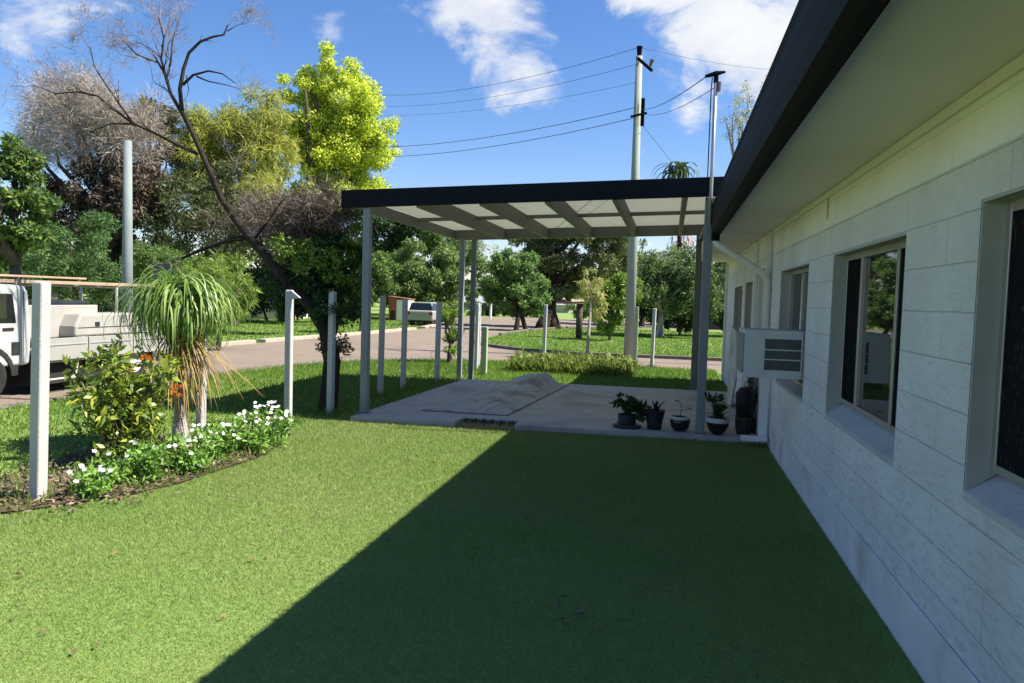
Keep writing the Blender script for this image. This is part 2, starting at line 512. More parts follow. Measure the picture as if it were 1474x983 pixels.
def blades(name, n, xr, yr, h, wd, mat, keep, grow=0.0, bias=1.0, z=0.0):
    x = RNG.uniform(xr[0], xr[1], n); y = yr[0]+(yr[1]-yr[0])*RNG.uniform(0, 1, n)**bias
    k = keep(x, y); x, y = x[k], y[k]; n = len(x)
    s = 1+grow*np.maximum(0, np.hypot(x, y)-3)
    hh = h*RNG.uniform(.5, 1.3, n)*np.minimum(s, 2.2); ww = wd*RNG.uniform(.7, 1.3, n)*s
    a = RNG.uniform(0, 2*np.pi, n); sd = np.stack([np.cos(a), np.sin(a), np.zeros(n)], 1)
    lean = RNG.normal(size=(n, 3))*.85; lean[:, 2] = 1; lean = unit(lean)
    P = np.stack([x, y, np.full(n, z)], 1)
    V = np.stack([P-sd*ww[:, None]/2, P+sd*ww[:, None]/2, P+lean*hh[:, None]], 1)
    return props(quads_mesh(name, V, mat, k=3), kind='stuff')


def lawn_keep(x, y):
    k = ~in_poly(x, y, [(p[0]*1, p[1]) for p in slabpoly]) & ~in_poly(x, y, bedpoly)
    soilgap = (x > 1.02+.08*np.sin(y*3.1)*np.sin(y*7.7)) & (RNG.uniform(0, 1, len(x)) < .45)
    return k & ~soilgap & (x < 1.14) & (x > -4.9-.3*np.sin(y*2))


blades('lawn_grass', 820000, (-5.2, 1.145), (1.9, 9.1), .017, .0028, LAWNLEAF, lawn_keep, grow=.22, bias=1.25)


def verge_keep(x, y):
    return ~in_poly(x, y, slabpoly) & ~in_poly(x, y, ROADPOLY) & ~in_poly(x, y, bedpoly) & ~((y < 9) & (x > -4.9))


blades('verge_grass', 150000, (-8.5, 1.1), (3.5, 19.0), .05, .009, VERGELEAF, verge_keep, grow=.06)
blades('island_grass', 90000, (-7.2, 12), (22.2, 45), .07, .03, VERGELEAF, lambda x, y: ~in_poly(x, y, ROADPOLY), grow=.0, bias=1.5)
blades('far_verge_grass', 90000, (-34, -11.6), (15, 60), .09, .04, VERGELEAF, lambda x, y: ~in_poly(x, y, ROADPOLY), grow=0)
blades('dry_grass', 900, (-3.9, -1.75), (8.72, 8.93), .05, .005, DRYLEAF, lambda x, y: x < 99)
blades('dry_grass', 700, (-2.5, -1.8), (8.88, 9.14), .09, .006, DRYLEAF, lambda x, y: x < 99)

# litter: dead leaves on the bed and a few on the lawn
n = 2600
x = RNG.uniform(-5.9, -3.5, n); y = RNG.uniform(4.2, 7.4, n); k = in_poly(x, y, bedpoly); x, y = x[k], y[k]
xx = RNG.normal(-4.35, .25, 500); yy = RNG.normal(5.0, .25, 500); x = np.r_[x, xx]; y = np.r_[y, yy]
n = len(x); P = np.stack([x, y, RNG.uniform(.02, .06, n)], 1); A = rdir(n); A[:, 2] *= .25; Nn = rdir(n)*.5; Nn[:, 2] += 1
LITTER = leafmat('leaf_litter', [(.22, .16, .10), (.13, .09, .05), (.32, .27, .19), (.07, .05, .03)], rough=.85, trans=.1, gain=1)
props(quads_mesh('leaf_litter', leaf_quads(P, A, Nn, RNG.uniform(.03, .09, n), RNG.uniform(.012, .035, n)), LITTER), kind='stuff')
n = 190
P = np.stack([RNG.uniform(-3.5, 1.0, n), RNG.uniform(2.6, 8, n), np.full(n, .025)], 1); P[:18, :2] = np.array([-.45, 3.75])+RNG.normal(size=(18, 2))*.09; P[18:30, :2] = np.array([-.9, 5.4])+RNG.normal(size=(12, 2))*.12
A = rdir(n); A[:, 2] *= .2; Nn = rdir(n)*.4; Nn[:, 2] += 1
props(quads_mesh('fallen_leaves', leaf_quads(P, A, Nn, RNG.uniform(.02, .06, n), RNG.uniform(.01, .025, n)), leafmat('fallen_leaf', [(.06, .04, .025), (.12, .07, .04), (.03, .025, .02)], trans=.05)), kind='stuff')

# ------------------------------------------------------------------ house
WX, EX = 1.15, .55                         # wall face, eaves edge
HL0, HL1 = -4.0, 16.4                      # house runs along Y
house = thing('house', 'long low white painted block house with dark gutter and deep eaves along the lawn', 'house', (WX, 6, 0))


def block_wall_mat():
    m, nt, out = new_mat('painted_block')
    p = N(nt, 'ShaderNodeBsdfPrincipled'); nt.links.new(p.outputs[0], out.inputs[0]); p.inputs['Roughness'].default_value = .7; p.inputs['Specular IOR Level'].default_value = .3
    tc = N(nt, 'ShaderNodeTexCoord'); sp = N(nt, 'ShaderNodeSeparateXYZ'); nt.links.new(tc.outputs['Object'], sp.inputs[0])
    wob = N(nt, 'ShaderNodeTexNoise'); wob.inputs['Scale'].default_value = 3.0; nt.links.new(tc.outputs['Object'], wob.inputs['Vector'])
    mm = N(nt, 'ShaderNodeMath', operation='MULTIPLY_ADD'); mm.inputs[1].default_value = .007; nt.links.new(wob.outputs['Fac'], mm.inputs[0]); nt.links.new(sp.outputs[2], mm.inputs[2])
    cb = N(nt, 'ShaderNodeCombineXYZ'); nt.links.new(sp.outputs[1], cb.inputs[0]); nt.links.new(mm.outputs[0], cb.inputs[1])
    br = N(nt, 'ShaderNodeTexBrick'); br.inputs['Scale'].default_value = 1.0; br.inputs['Brick Width'].default_value = 1.2; br.inputs['Row Height'].default_value = .2
    br.inputs['Mortar Size'].default_value = .0036; br.inputs['Mortar Smooth'].default_value = .6
    br.inputs['Color1'].default_value = (.86, .86, .85, 1); br.inputs['Color2'].default_value = (.82, .82, .815, 1); br.inputs['Mortar'].default_value = (.64, .64, .63, 1)
    nt.links.new(cb.outputs[0], br.inputs['Vector'])
    # smooth render band above the window heads
    gt = N(nt, 'ShaderNodeMath', operation='LESS_THAN'); gt.inputs[1].default_value = 2.21; nt.links.new(sp.outputs[2], gt.inputs[0])
    nz = N(nt, 'ShaderNodeTexNoise'); nz.inputs['Scale'].default_value = 26; nz.inputs['Detail'].default_value = 10; nz.inputs['Roughness'].default_value = .78
    mp = N(nt, 'ShaderNodeMapping'); mp.inputs['Scale'].default_value = (1, .5, 1.8); nt.links.new(tc.outputs['Object'], mp.inputs[0]); nt.links.new(mp.outputs[0], nz.inputs['Vector'])
    st = N(nt, 'ShaderNodeTexNoise'); st.inputs['Scale'].default_value = 1.4; st.inputs['Detail'].default_value = 9; nt.links.new(tc.outputs['Object'], st.inputs['Vector'])
    sr = N(nt, 'ShaderNodeValToRGB'); sr.color_ramp.elements[0].position = .3; sr.color_ramp.elements[0].color = (.86, .85, .82, 1); sr.color_ramp.elements[1].position = .6; sr.color_ramp.elements[1].color = (1, 1, 1, 1)
    nt.links.new(st.outputs['Fac'], sr.inputs[0])
    ml = N(nt, 'ShaderNodeMixRGB', blend_type='MULTIPLY'); ml.inputs[0].default_value = 1
    nt.links.new(br.outputs['Color'], ml.inputs[1]); nt.links.new(sr.outputs[0], ml.inputs[2])
    # dark pinholes in the split-faced block
    vh = N(nt, 'ShaderNodeTexNoise'); vh.inputs['Scale'].default_value = 55; vh.inputs['Detail'].default_value = 3; nt.links.new(mp.outputs[0], vh.inputs['Vector'])
    vr = N(nt, 'ShaderNodeValToRGB'); vr.color_ramp.elements[0].position = .30; vr.color_ramp.elements[0].color = (.90, .90, .90, 1); vr.color_ramp.elements[1].position = .45; vr.color_ramp.elements[1].color = (1, 1, 1, 1)
    nt.links.new(vh.outputs['Fac'], vr.inputs[0])
    ml2 = N(nt, 'ShaderNodeMixRGB', blend_type='MULTIPLY'); nt.links.new(gt.outputs[0], ml2.inputs[0]); nt.links.new(ml.outputs[0], ml2.inputs[1]); nt.links.new(vr.outputs[0], ml2.inputs[2])
    sm = N(nt, 'ShaderNodeMapping'); sm.inputs['Scale'].default_value = (1, 9, 42); nt.links.new(tc.outputs['Object'], sm.inputs[0])
    sn = N(nt, 'ShaderNodeTexNoise'); sn.inputs['Scale'].default_value = 1.0; sn.inputs['Detail'].default_value = 6; sn.inputs['Roughness'].default_value = .75; sn.inputs['Distortion'].default_value = .6; nt.links.new(sm.outputs[0], sn.inputs['Vector'])
    sr2 = N(nt, 'ShaderNodeValToRGB'); sr2.color_ramp.elements[0].position = .36; sr2.color_ramp.elements[0].color = (.73, .735, .74, 1); sr2.color_ramp.elements[1].position = .50; sr2.color_ramp.elements[1].color = (1, 1, 1, 1)
    nt.links.new(sn.outputs['Fac'], sr2.inputs[0])
    low = N(nt, 'ShaderNodeMapRange'); low.inputs['From Min'].default_value = 2.2; low.inputs['From Max'].default_value = .3; low.inputs['To Min'].default_value = .15; low.inputs['To Max'].default_value = 1.0; nt.links.new(sp.outputs[2], low.inputs[0])
    ml3 = N(nt, 'ShaderNodeMixRGB', blend_type='MULTIPLY'); nt.links.new(low.outputs[0], ml3.inputs[0]); nt.links.new(ml2.outputs[0], ml3.inputs[1]); nt.links.new(sr2.outputs[0], ml3.inputs[2])
    nt.links.new(ml3.outputs[0], p.inputs['Base Color'])
    h1 = N(nt, 'ShaderNodeMath', operation='MULTIPLY'); h1.inputs[1].default_value = -.8; nt.links.new(br.outputs['Fac'], h1.inputs[0])
    h2 = N(nt, 'ShaderNodeMath', operation='MULTIPLY_ADD'); h2.inputs[1].default_value = 1.1; nt.links.new(nz.outputs['Fac'], h2.inputs[0]); nt.links.new(h1.outputs[0], h2.inputs[2])
    h3 = N(nt, 'ShaderNodeMath', operation='MULTIPLY'); nt.links.new(h2.outputs[0], h3.inputs[0]); nt.links.new(gt.outputs[0], h3.inputs[1])
    h4 = N(nt, 'ShaderNodeMath', operation='MULTIPLY_ADD'); h4.inputs[1].default_value = .8; nt.links.new(sn.outputs['Fac'], h4.inputs[0]); nt.links.new(h2.outputs[0], h4.inputs[2]); nt.links.new(h4.outputs[0], h3.inputs[0])
    b = N(nt, 'ShaderNodeBump'); b.inputs['Strength'].default_value = .7; b.inputs['Distance'].default_value = .018
    nt.links.new(h3.outputs[0], b.inputs['Height']); nt.links.new(b.outputs[0], p.inputs['Normal'])
    return m


BLOCK = block_wall_mat()
WHITE = surf('white_paint', (.78, .78, .76), (.70, .70, .68), rough=.5, scale=3, bump=.06, bscale=60)
RENDERED = surf('white_render', (.74, .745, .75), (.64, .645, .65), rough=.75, scale=2.5, bump=.2, bscale=40)
SOFFIT = surf('soffit_paint', (.80, .73, .69), (.74, .68, .63), rough=.6, scale=1.5, bump=.05, bscale=20)
DARKM = surf('dark_gutter_paint', (.010, .009, .009), (.007, .006, .006), rough=.7, scale=4, spec=.12)
ALU = surf('aluminium', (.45, .44, .43), (.36, .35, .34), rough=.4, scale=5, metal=.6)
ROOFM = surf('roof_metal', (.42, .45, .48), (.35, .37, .40), rough=.45, scale=2, metal=.3)
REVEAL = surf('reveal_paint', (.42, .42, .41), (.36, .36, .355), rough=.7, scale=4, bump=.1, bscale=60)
INSIDE = surf('dark_room', (.10, .09, .08), (.07, .065, .06), rough=.9)
m, nt, out = new_mat('window_glass')
p = N(nt, 'ShaderNodeBsdfPrincipled'); p.inputs['Base Color'].default_value = (.012, .013, .013, 1); p.inputs['Roughness'].default_value = .02; p.inputs['Specular IOR Level'].default_value = .9
nt.links.new(p.outputs[0], out.inputs[0]); GLASS = m
m, nt, out = new_mat('fly_screen')
p = N(nt, 'ShaderNodeBsdfPrincipled'); p.inputs['Roughness'].default_value = .7; p.inputs['Specular IOR Level'].default_value = .08
tc = N(nt, 'ShaderNodeTexCoord'); mpn = N(nt, 'ShaderNodeMapping'); mpn.inputs['Scale'].default_value = (1, 70, 22); nt.links.new(tc.outputs['Object'], mpn.inputs[0])
vn = N(nt, 'ShaderNodeTexNoise'); vn.inputs['Scale'].default_value = 1.0; vn.inputs['Detail'].default_value = 2; nt.links.new(mpn.outputs[0], vn.inputs['Vector'])
vr = N(nt, 'ShaderNodeValToRGB'); vr.color_ramp.elements[0].position = .62; vr.color_ramp.elements[0].color = (.005, .005, .007, 1); vr.color_ramp.elements[1].position = .70; vr.color_ramp.elements[1].color = (.06, .06, .068, 1)
nt.links.new(vn.outputs['Fac'], vr.inputs[0]); nt.links.new(vr.outputs[0], p.inputs['Base Color']); nt.links.new(p.outputs[0], out.inputs[0]); SCREEN = m
BLACK = surf('black_mesh', (.007, .007, .008), (.005, .005, .006), rough=.8, spec=.06)

# openings (y0, y1, z0 at the face, z1)
OPEN = [(1.45, 3.25, .90, 2.03), (4.19, 5.94, .82, 1.99), (6.95, 8.62, .80, 1.98), (9.75, 10.75, .08, 2.12), (11.2, 12.55, .95, 1.95), (13.1, 14.6, .95, 1.92)]
ys = sorted({HL0, HL1} | {o[0] for o in OPEN} | {o[1] for o in OPEN}); zs = sorted({0.0, 2.62} | {o[2] for o in OPEN} | {o[3] for o in OPEN})
mb = MB(); RD = .13
for i in range(len(ys)-1):
    for j in range(len(zs)-1):
        yc, zc = (ys[i]+ys[i+1])/2, (zs[j]+zs[j+1])/2
        if any(o[0] < yc < o[1] and o[2] < zc < o[3] for o in OPEN): continue
        mb.add([(WX, ys[i], zs[j]), (WX, ys[i+1], zs[j]), (WX, ys[i+1], zs[j+1]), (WX, ys[i], zs[j+1])], [(0, 1, 2, 3)])
mb.add([(WX, HL0, 0), (9.5, HL0, 0), (9.5, HL0, 2.62), (WX, HL0, 2.62)], [(0, 1, 2, 3)])
mb.add([(WX, HL1, 0), (9.5, HL1, 0), (9.5, HL1, 2.62), (WX, HL1, 2.62)], [(3, 2, 1, 0)])
mb.add([(9.5, HL0, 0), (9.5, HL1, 0), (9.5, HL1, 2.62), (9.5, HL0, 2.62)], [(0, 1, 2, 3)])
wall = mb.build('wall', BLOCK, house)
# inner skin so that rooms are dark
mb = MB(); mb.box(WX+.22, 9.3, HL0+.2, HL1-.2, .02, 2.5); mb.build('room_lining', INSIDE, house)
mb = MB(); mb.box(WX-.014, WX-.002, HL0, 8.72, -.05, .27); mb.build('plinth', surf('plinth_render', (.74, .735, .73), (.60, .595, .59), rough=.8, scale=3, bump=.3, bscale=35, stain=(.50, .48, .44), stain_scale=2.5), house, bevel=.006)


SILLM = surf('sill_render', (.50, .50, .50), (.40, .40, .405), rough=.8, scale=4, bump=.3, bscale=40)


def window(o, panes, screens, sillmat=SILLM, slope=.10):
    y0, y1, z0, z1 = o; d = RD; zi = z0+slope
    mb = MB()   # reveal lining as thin plates set into the opening, butted
    mb.hexa([(WX+.002, y0, z0), (WX+d, y0, zi), (WX+d, y0+.012, zi), (WX+.002, y0+.012, z0), (WX+.002, y0, z1), (WX+d, y0, z1), (WX+d, y0+.012, z1), (WX+.002, y0+.012, z1)])
    mb.hexa([(WX+.002, y1-.012, z0), (WX+d, y1-.012, zi), (WX+d, y1, zi), (WX+.002, y1, z0), (WX+.002, y1-.012, z1), (WX+d, y1-.012, z1), (WX+d, y1, z1), (WX+.002, y1, z1)])
    mb.box(WX+.002, WX+d, y0+.012, y1-.012, z1-.012, z1)
    root = mb.build('window', REVEAL, house)
    mb = MB(); mb.hexa([(WX-.006, y0+.013, z0-.03), (WX+d, y0+.013, z0-.03), (WX+d, y1-.013, z0-.03), (WX-.006, y1-.013, z0-.03), (WX-.006, y0+.013, z0), (WX+d, y0+.013, zi-.003), (WX+d, y1-.013, zi-.003), (WX-.006, y1-.013, z0)])
    mb.build('sill', sillmat, root, bevel=.006)
    fw = .04; xf0, xf1 = WX+d-.045, WX+d+.005
    a, b, c, e = y0+.012, y1-.012, zi, z1-.012
    mb = MB(); mb.box(xf0, xf1, a, a+fw, c, e); mb.box(xf0, xf1, b-fw, b, c, e); mb.box(xf0, xf1, a+fw, b-fw, e-fw, e); mb.box(xf0, xf1, a+fw, b-fw, c, c+fw*.8)
    for ym in panes: mb.box(xf0-.004, xf1+.004, ym-.022, ym+.022, c+fw*.8+.001, e-fw-.001)
    mb.build('frame', ALU, root, bevel=.003)
    edges = [a+fw]+list(panes)+[b-fw]
    for i in range(len(edges)-1):
        mb = MB(); sc = i in screens
        mb.box(xf0+(.006 if sc else .020), xf0+(.012 if sc else .026), edges[i], edges[i+1], c+fw*.8, e-fw)
        mb.build('fly_screen' if sc else 'pane', screens[i] if sc else GLASS, root)
    return root


window(OPEN[0], [2.2], {0: SCREEN, 1: SCREEN}, slope=.09)
window(OPEN[1], [4.62, 5.45], {0: BLACK, 2: BLACK}, slope=.10)
window(OPEN[2], [7.75], {}, slope=.05)
window(OPEN[4], [11.9], {}, slope=.03)
window(OPEN[5], [13.85], {}, slope=.03)
# door in its recess
y0, y1, z0, z1 = OPEN[3]
DOORM = surf('grey_door', (.16, .16, .15), (.13, .13, .125), rough=.6, scale=3)
mb = MB(); mb.box(WX+.13, WX+.17, y0+.05, y1-.05, z0, z1-.05); door = mb.build('door', DOORM, house, bevel=.004)
mb = MB(); mb.box(WX-.01, WX+.14, y0, y0+.05, z0, z1); mb.box(WX-.01, WX+.14, y1-.05, y1, z0, z1); mb.box(WX-.01, WX+.14, y0+.05, y1-.05, z1-.05, z1); mb.build('door_frame', WHITE, door, bevel=.004)
mb = MB(); mb.tube([(WX+.13, y0+.13, 1.02), (WX+.07, y0+.13, 1.02), (WX+.07, y0+.22, 1.02)], .011, n=8); mb.build('handle', ALU, door, smooth=True)
# pilasters and corner boards
for ya, yb in ((9.45, 9.62), (10.88, 11.02)): mb = MB(); mb.box(WX-.05, WX-.003, ya, yb, .0, 2.47); mb.build('pilaster', WHITE, house, bevel=.006)
mb = MB(); mb.box(WX-.05, WX+.08, HL1-.02, HL1+.10, 0, 2.47); mb.build('corner_board', WHITE, house, bevel=.006)
# eaves
EY1 = 16.5
mb = MB(); mb.box(EX-.02, WX-.001, HL0-.3, EY1, 2.478, 2.49)
soff = mb.build('soffit', SOFFIT, house)
mb = MB(); mb.box(WX-.022, WX-.002, HL0, HL1-.05, 2.43, 2.477); mb.build('soffit_trim', SOFFIT, soff, bevel=.006)
for yy in (9.62, 11.05, 13.4): mb = MB(); mb.box(EX+.01, WX-.03, yy-.03, yy+.03, 2.468, 2.4775); mb.build('soffit_batten', SOFFIT, soff)
FASC = surf('fascia_white', (.66, .66, .6), (.6, .6, .55), rough=.6)
mb = MB(); mb.box(EX-.045, EX-.021, 9.32, EY1, 2.455, 2.70); mb.build('fascia', FASC, house)
# gutter: ogee profile along the eaves, ending just before the carport
prof = [(EX-.022, 2.405), (EX-.075, 2.40), (EX-.115, 2.425), (EX-.125, 2.50), (EX-.128, 2.62), (EX-.12, 2.70), (EX-.13, 2.735), (EX-.12, 2.745), (EX-.105, 2.70), (EX-.022, 2.70)]
mb = MB(); mb.extrude(prof, 'y', HL0-.3, 9.3); gut = mb.build('gutter', DARKM, house, bevel=.003)
mb = MB(); mb.box(EX-.020, EX-.0215+.003, HL0-.3, 9.3, 2.405, 2.477); mb.build('gutter_back', DARKM, gut)
# roof: shallow metal sheet, ridge and far slope
RZ0, RP = 2.76, math.tan(math.radians(11))
def roofpt(x, y, up): return (x, y, RZ0+(x-EX)*RP+up if x <= 5.3 else RZ0+(5.3-EX)*RP-(x-5.3)*RP+up)
mb = MB(); ya, yb = HL0-.3, EY1
for (xa, xb) in ((EX-.10, 5.3), (5.3, 10.1)):
    mb.hexa([roofpt(xa, ya, 0), roofpt(xb, ya, 0), roofpt(xb, yb, 0), roofpt(xa, yb, 0), roofpt(xa, ya, .03), roofpt(xb, ya, .03), roofpt(xb, yb, .03), roofpt(xa, yb, .03)])
roof = mb.build('roof', ROOFM, house)
mb = MB()
for i in range(100):
    yy = HL0-.2+i*.2
    if yy > EY1: break
    mb.hexa([roofpt(EX-.10, yy, .031), roofpt(5.28, yy, .031), roofpt(5.28, yy+.03, .031), roofpt(EX-.10, yy+.03, .031), roofpt(EX-.10, yy+.008, .05), roofpt(5.28, yy+.008, .05), roofpt(5.28, yy+.022, .05), roofpt(EX-.10, yy+.022, .05)])
mb.build('roof_rib', ROOFM, roof)
for yy in (HL0, HL1):
    mb = MB(); mb.add([(WX, yy, 2.62), (9.5, yy, 2.62), (9.5, yy, 2.7), (5.3, yy, 3.6), (WX, yy, 2.75)], [(0, 1, 2, 3, 4)])
    mb.build('gable', BLOCK, house)
# downpipe from the gutter end, slanting back to the wall and down
mb = MB(); mb.tube([(EX-.07, 9.2, 2.42), (EX-.07, 9.2, 2.34), (EX-.05, 9.2, 2.30), (WX-.12, 9.32, 1.98), (WX-.055, 9.36, 1.88), (WX-.055, 9.36, .1)], .042, n=12)
mb.build('downpipe', WHITE, house, smooth=True)
mb = MB(); mb.tube([(EX-.07, 9.2, 2.45), (EX-.07, 9.2, 2.33)], [.05, .05], n=12); mb.box(EX-.13, EX-.02, 9.28, 9.31, 2.38, 2.74); mb.build('gutter_end', DARKM, gut)
# conduit stub below the soffit
mb = MB(); mb.tube([(WX-.008, 6.22, 2.43), (WX-.008, 6.22, 2.27)], .006, n=6); mb.build('conduit', ALU, house)
# service mast with wires
mast = thing('service_mast', 'slim grey service mast with small insulator head standing at the gutter beside the carport', 'mast', (.40, 9.0, 2.6))
MASTM = surf('galvanised', (.42, .43, .44), (.33, .34, .35), rough=.45, metal=.5)
mb = MB(); mb.tube([(.40, 9.0, 2.50), (.40, 9.0, 4.10)], .021, n=10); mb.build('pole', MASTM, mast, smooth=True)
mb = MB(); mb.tube([(.355, 9.0, 2.78), (.352, 9.0, 4.02), (.36, 9.0, 4.14)], .007, n=6); mb.build('cable', BLACK, mast)
mb = MB(); mb.tube([(.28, 9.0, 4.155), (.40, 9.0, 4.185), (.50, 9.0, 4.20)], [.018, .03, .012], n=8); mb.tube([(.40, 9.0, 4.08), (.40, 9.0, 4.18)], .026, n=8); mb.build('head', BLACK, mast)
mb = MB(); mb.tube([(.435, 9.0, 3.98), (.435, 9.0, 4.09)], [.022, .026], n=8); mb.build('insulator', surf('brown_porcelain', (.12, .08, .06), rough=.3), mast)

# air conditioner through the third window
acm = surf('ac_paint', (.56, .57, .58), (.48, .49, .50), rough=.5, scale=3)
ac = thing('air_conditioner', 'white window air conditioner box with dark side louvres jutting from the house wall', 'air conditioner', (.9, 7.3, .96))
y0, y1 = 7.02, 7.66
mb = MB()
mb.box(.66, 1.22, y0+.012, y1, .965, 1.385)
mb.box(.66, .83, y0, y0+.011, .965, 1.385); mb.box(1.135, 1.148, y0, y0+.011, .965, 1.385); mb.box(.83, 1.135, y0, y0+.011, 1.31, 1.385); mb.box(.83, 1.135, y0, y0+.011, .965, 1.035)
mb.build('case', acm, ac, bevel=.003)
mb = MB(); mb.box(.83, 1.135, y0+.0075, y0+.0115, 1.036, 1.309); mb.build('vent', surf('vent_grey', (.075, .085, .092), (.06, .068, .074)), ac)
mb = MB()
for zz in (1.13, 1.215): mb.box(.831, 1.134, y0-.004, y0+.006, zz-.005, zz+.005)
mb.build('louvre', acm, ac)
mb = MB(); mb.box(.645, .659, y0+.04, y1-.04, 1.0, 1.35); mb.build('grille', surf('ac_grille', (.25, .25, .25), (.2, .2, .2)), ac)
# white board leg and low step under it, at the end of the wall
st = thing('board_stand', 'white painted upright board with low foot propped under the air conditioner', 'board', (1.0, 8.9, 0))
mb = MB(); mb.box(1.03, 1.125, 8.98, 9.02, .09, 1.02); mb.build('upright', WHITE, st, bevel=.004)
mb = MB(); mb.box(.84, 1.12, 8.86, 8.975, .08, .13); mb.build('foot', WHITE, st, bevel=.006)
# weathered white panels leaning on the far wall
PEEL = surf('peeling_white', (.62, .64, .60), (.42, .45, .42), rough=.8, scale=5, bump=.3, bscale=30, stain=(.2, .22, .19), stain_scale=4)
lp = thing('weathered_boards', 'weathered white broken panel leaning against the house wall behind the pots', 'panel', (1.0, 11.6, .08))
mb = MB(); mb.extrude([(11.1, .55), (11.75, .08), (12.3, .08), (12.4, .9), (12.15, 1.28), (11.4, 1.22), (11.15, 1.0)], 'x', .93, .96); mb.build('board', PEEL, lp, bevel=.006)
mb = MB(); mb.extrude([(10.2, .08), (10.9, .08), (10.95, .75), (10.6, .83), (10.25, .8)], 'x', 1.0, 1.03); mb.build('lower_board', PEEL, lp, bevel=.006)

# ------------------------------------------------------------------ carport
cp = thing('carport', 'open grey carport with dark front fascia and pale sheet roof over the slab', 'carport', (-1.7, 11.5, .07))
STEEL = surf('grey_steel', (.24, .25, .26), (.19, .20, .21), rough=.5, scale=4)
GREENST = surf('grey_green_steel', (.16, .18, .17), (.12, .135, .13), rough=.55, scale=4)
NAVY = surf('dark_fascia', (.006, .008, .014), (.005, .006, .010), rough=.7, spec=.15)
BEAMM = surf('beam_paint', (.20, .20, .18), (.16, .16, .145), rough=.6, scale=3)
def zs_(x): return 2.865+.034*(x+4.12)
X0, X1, Y0, Y1 = -4.13, .78, 9.1, 14.25
def slab_between(mb, xa, xb, ya, yb, lo, hi):
    mb.hexa([(xa, ya, zs_(xa)+lo), (xb, ya, zs_(xb)+lo), (xb, yb, zs_(xb)+lo), (xa, yb, zs_(xa)+lo), (xa, ya, zs_(xa)+hi), (xb, ya, zs_(xb)+hi), (xb, yb, zs_(xb)+hi), (xa, yb, zs_(xa)+hi)])
m, nt, out = new_mat('roof_sheet')
p = N(nt, 'ShaderNodeBsdfPrincipled'); p.inputs['Base Color'].default_value = (.58, .58, .51, 1); p.inputs['Roughness'].default_value = .5
t = N(nt, 'ShaderNodeBsdfTranslucent'); t.inputs[0].default_value = (.75, .78, .62, 1); mx = N(nt, 'ShaderNodeMixShader'); mx.inputs[0].default_value = .13
tc = N(nt, 'ShaderNodeTexCoord'); wv = N(nt, 'ShaderNodeTexWave'); wv.inputs['Scale'].default_value = 6.5; wv.bands_direction = 'X'; nt.links.new(tc.outputs['Object'], wv.inputs['Vector'])
b = N(nt, 'ShaderNodeBump'); b.inputs['Strength'].default_value = .35; b.inputs['Distance'].default_value = .02; nt.links.new(wv.outputs['Fac'], b.inputs['Height']); nt.links.new(b.outputs[0], p.inputs['Normal'])
nt.links.new(p.outputs[0], mx.inputs[1]); nt.links.new(t.outputs[0], mx.inputs[2]); nt.links.new(mx.outputs[0], out.inputs[0])
ROOFSHEET = m
mb = MB(); mb.add([(X0+.06, Y0+.061, zs_(X0+.06)), (X1, Y0+.061, zs_(X1)), (X1, Y1-.05, zs_(X1)), (X0+.06, Y1-.05, zs_(X0+.06))], [(0, 1, 2, 3)])
mb.build('roof_sheet', ROOFSHEET, cp)
mb = MB(); slab_between(mb, X0, X1, Y0, Y0+.06, -.185, .035); mb.build('front_fascia', NAVY, cp, bevel=.006)
mb = MB(); slab_between(mb, X0, X0+.055, Y0+.062, Y1, -.16, .03); mb.build('side_beam', BEAMM, cp)
mb = MB(); slab_between(mb, X0+.057, X1, Y1-.10, Y1, -.19, -.003); mb.build('rear_beam', BEAMM, cp)
for xr in (-3.12, -2.31, -1.5, -.69, .12, .62):
    mb = MB(); slab_between(mb, xr-.03, xr+.03, Y0+.062, Y1-.102, -.205, -.003); mb.build('rafter', BEAMM, cp)
mb = MB(); slab_between(mb, X0+.057, X1, 12.0, 12.04, -.06, -.004); mb.build('purlin', BEAMM, cp)


def cpost(x, y, s, top, mat, z0=.07):
    mb = MB(); mb.box(x-s/2, x+s/2, y-s/2, y+s/2, z0+.011, top); o = mb.build('post', mat, cp, bevel=.006)
    mb = MB(); mb.box(x-s*.9, x+s*.9, y-s*.9, y+s*.9, z0, z0+.01); mb.build('base_plate', GREENST, o)
    return o


cpost(-3.80, 9.19, .095, zs_(-3.8)-.187, STEEL)
cpost(.40, 9.24, .10, zs_(.4)-.187, STEEL)
cpost(-3.66, 14.02, .085, zs_(-3.7)-.192, GREENST, z0=0)
cpost(-3.93, 14.18, .09, zs_(-3.9)-.162, STEEL, z0=0)
cpost(.46, 14.2, .095, zs_(.46)-.192, GREENST, z0=0)
mb = MB(); mb.box(EX-.03, EX+.06, 16.2, 16.3, 0, 2.476); mb.build('eaves_post', GREENST, house, bevel=.005)

# crumpled tarpaulin heaped along the slab
nx, ny = 60, 150
U, Vv = np.meshgrid(np.linspace(0, 1, nx), np.linspace(0, 1, ny))
yy = 9.62+4.0*Vv
xl = -3.18+.04*np.sin(Vv*9)+.42*Vv; xr = -2.0+.28*Vv
xx = xl+(xr-xl)*U
hv = np.where(Vv < .86, np.clip(1-(.86-Vv)/.55, 0, 1), np.clip(1-(Vv-.86)/.13, 0, 1))
hu = np.where(U < .68, np.clip(1-(.68-U)/.8, 0, 1), np.clip(1-(U-.68)/.36, 0, 1))
prof = .055+.205*hv**1.1*hu+.05*np.clip(1-np.abs(Vv-.2)/.22, 0, 1)*np.clip(1-np.abs(U-.35)/.5, 0, 1)
edge = np.minimum(1, np.minimum(U, 1-U)*4.5)**.8*np.minimum(1, np.minimum(Vv, 1-Vv)*9)**.8
rg = np.random.default_rng(5)
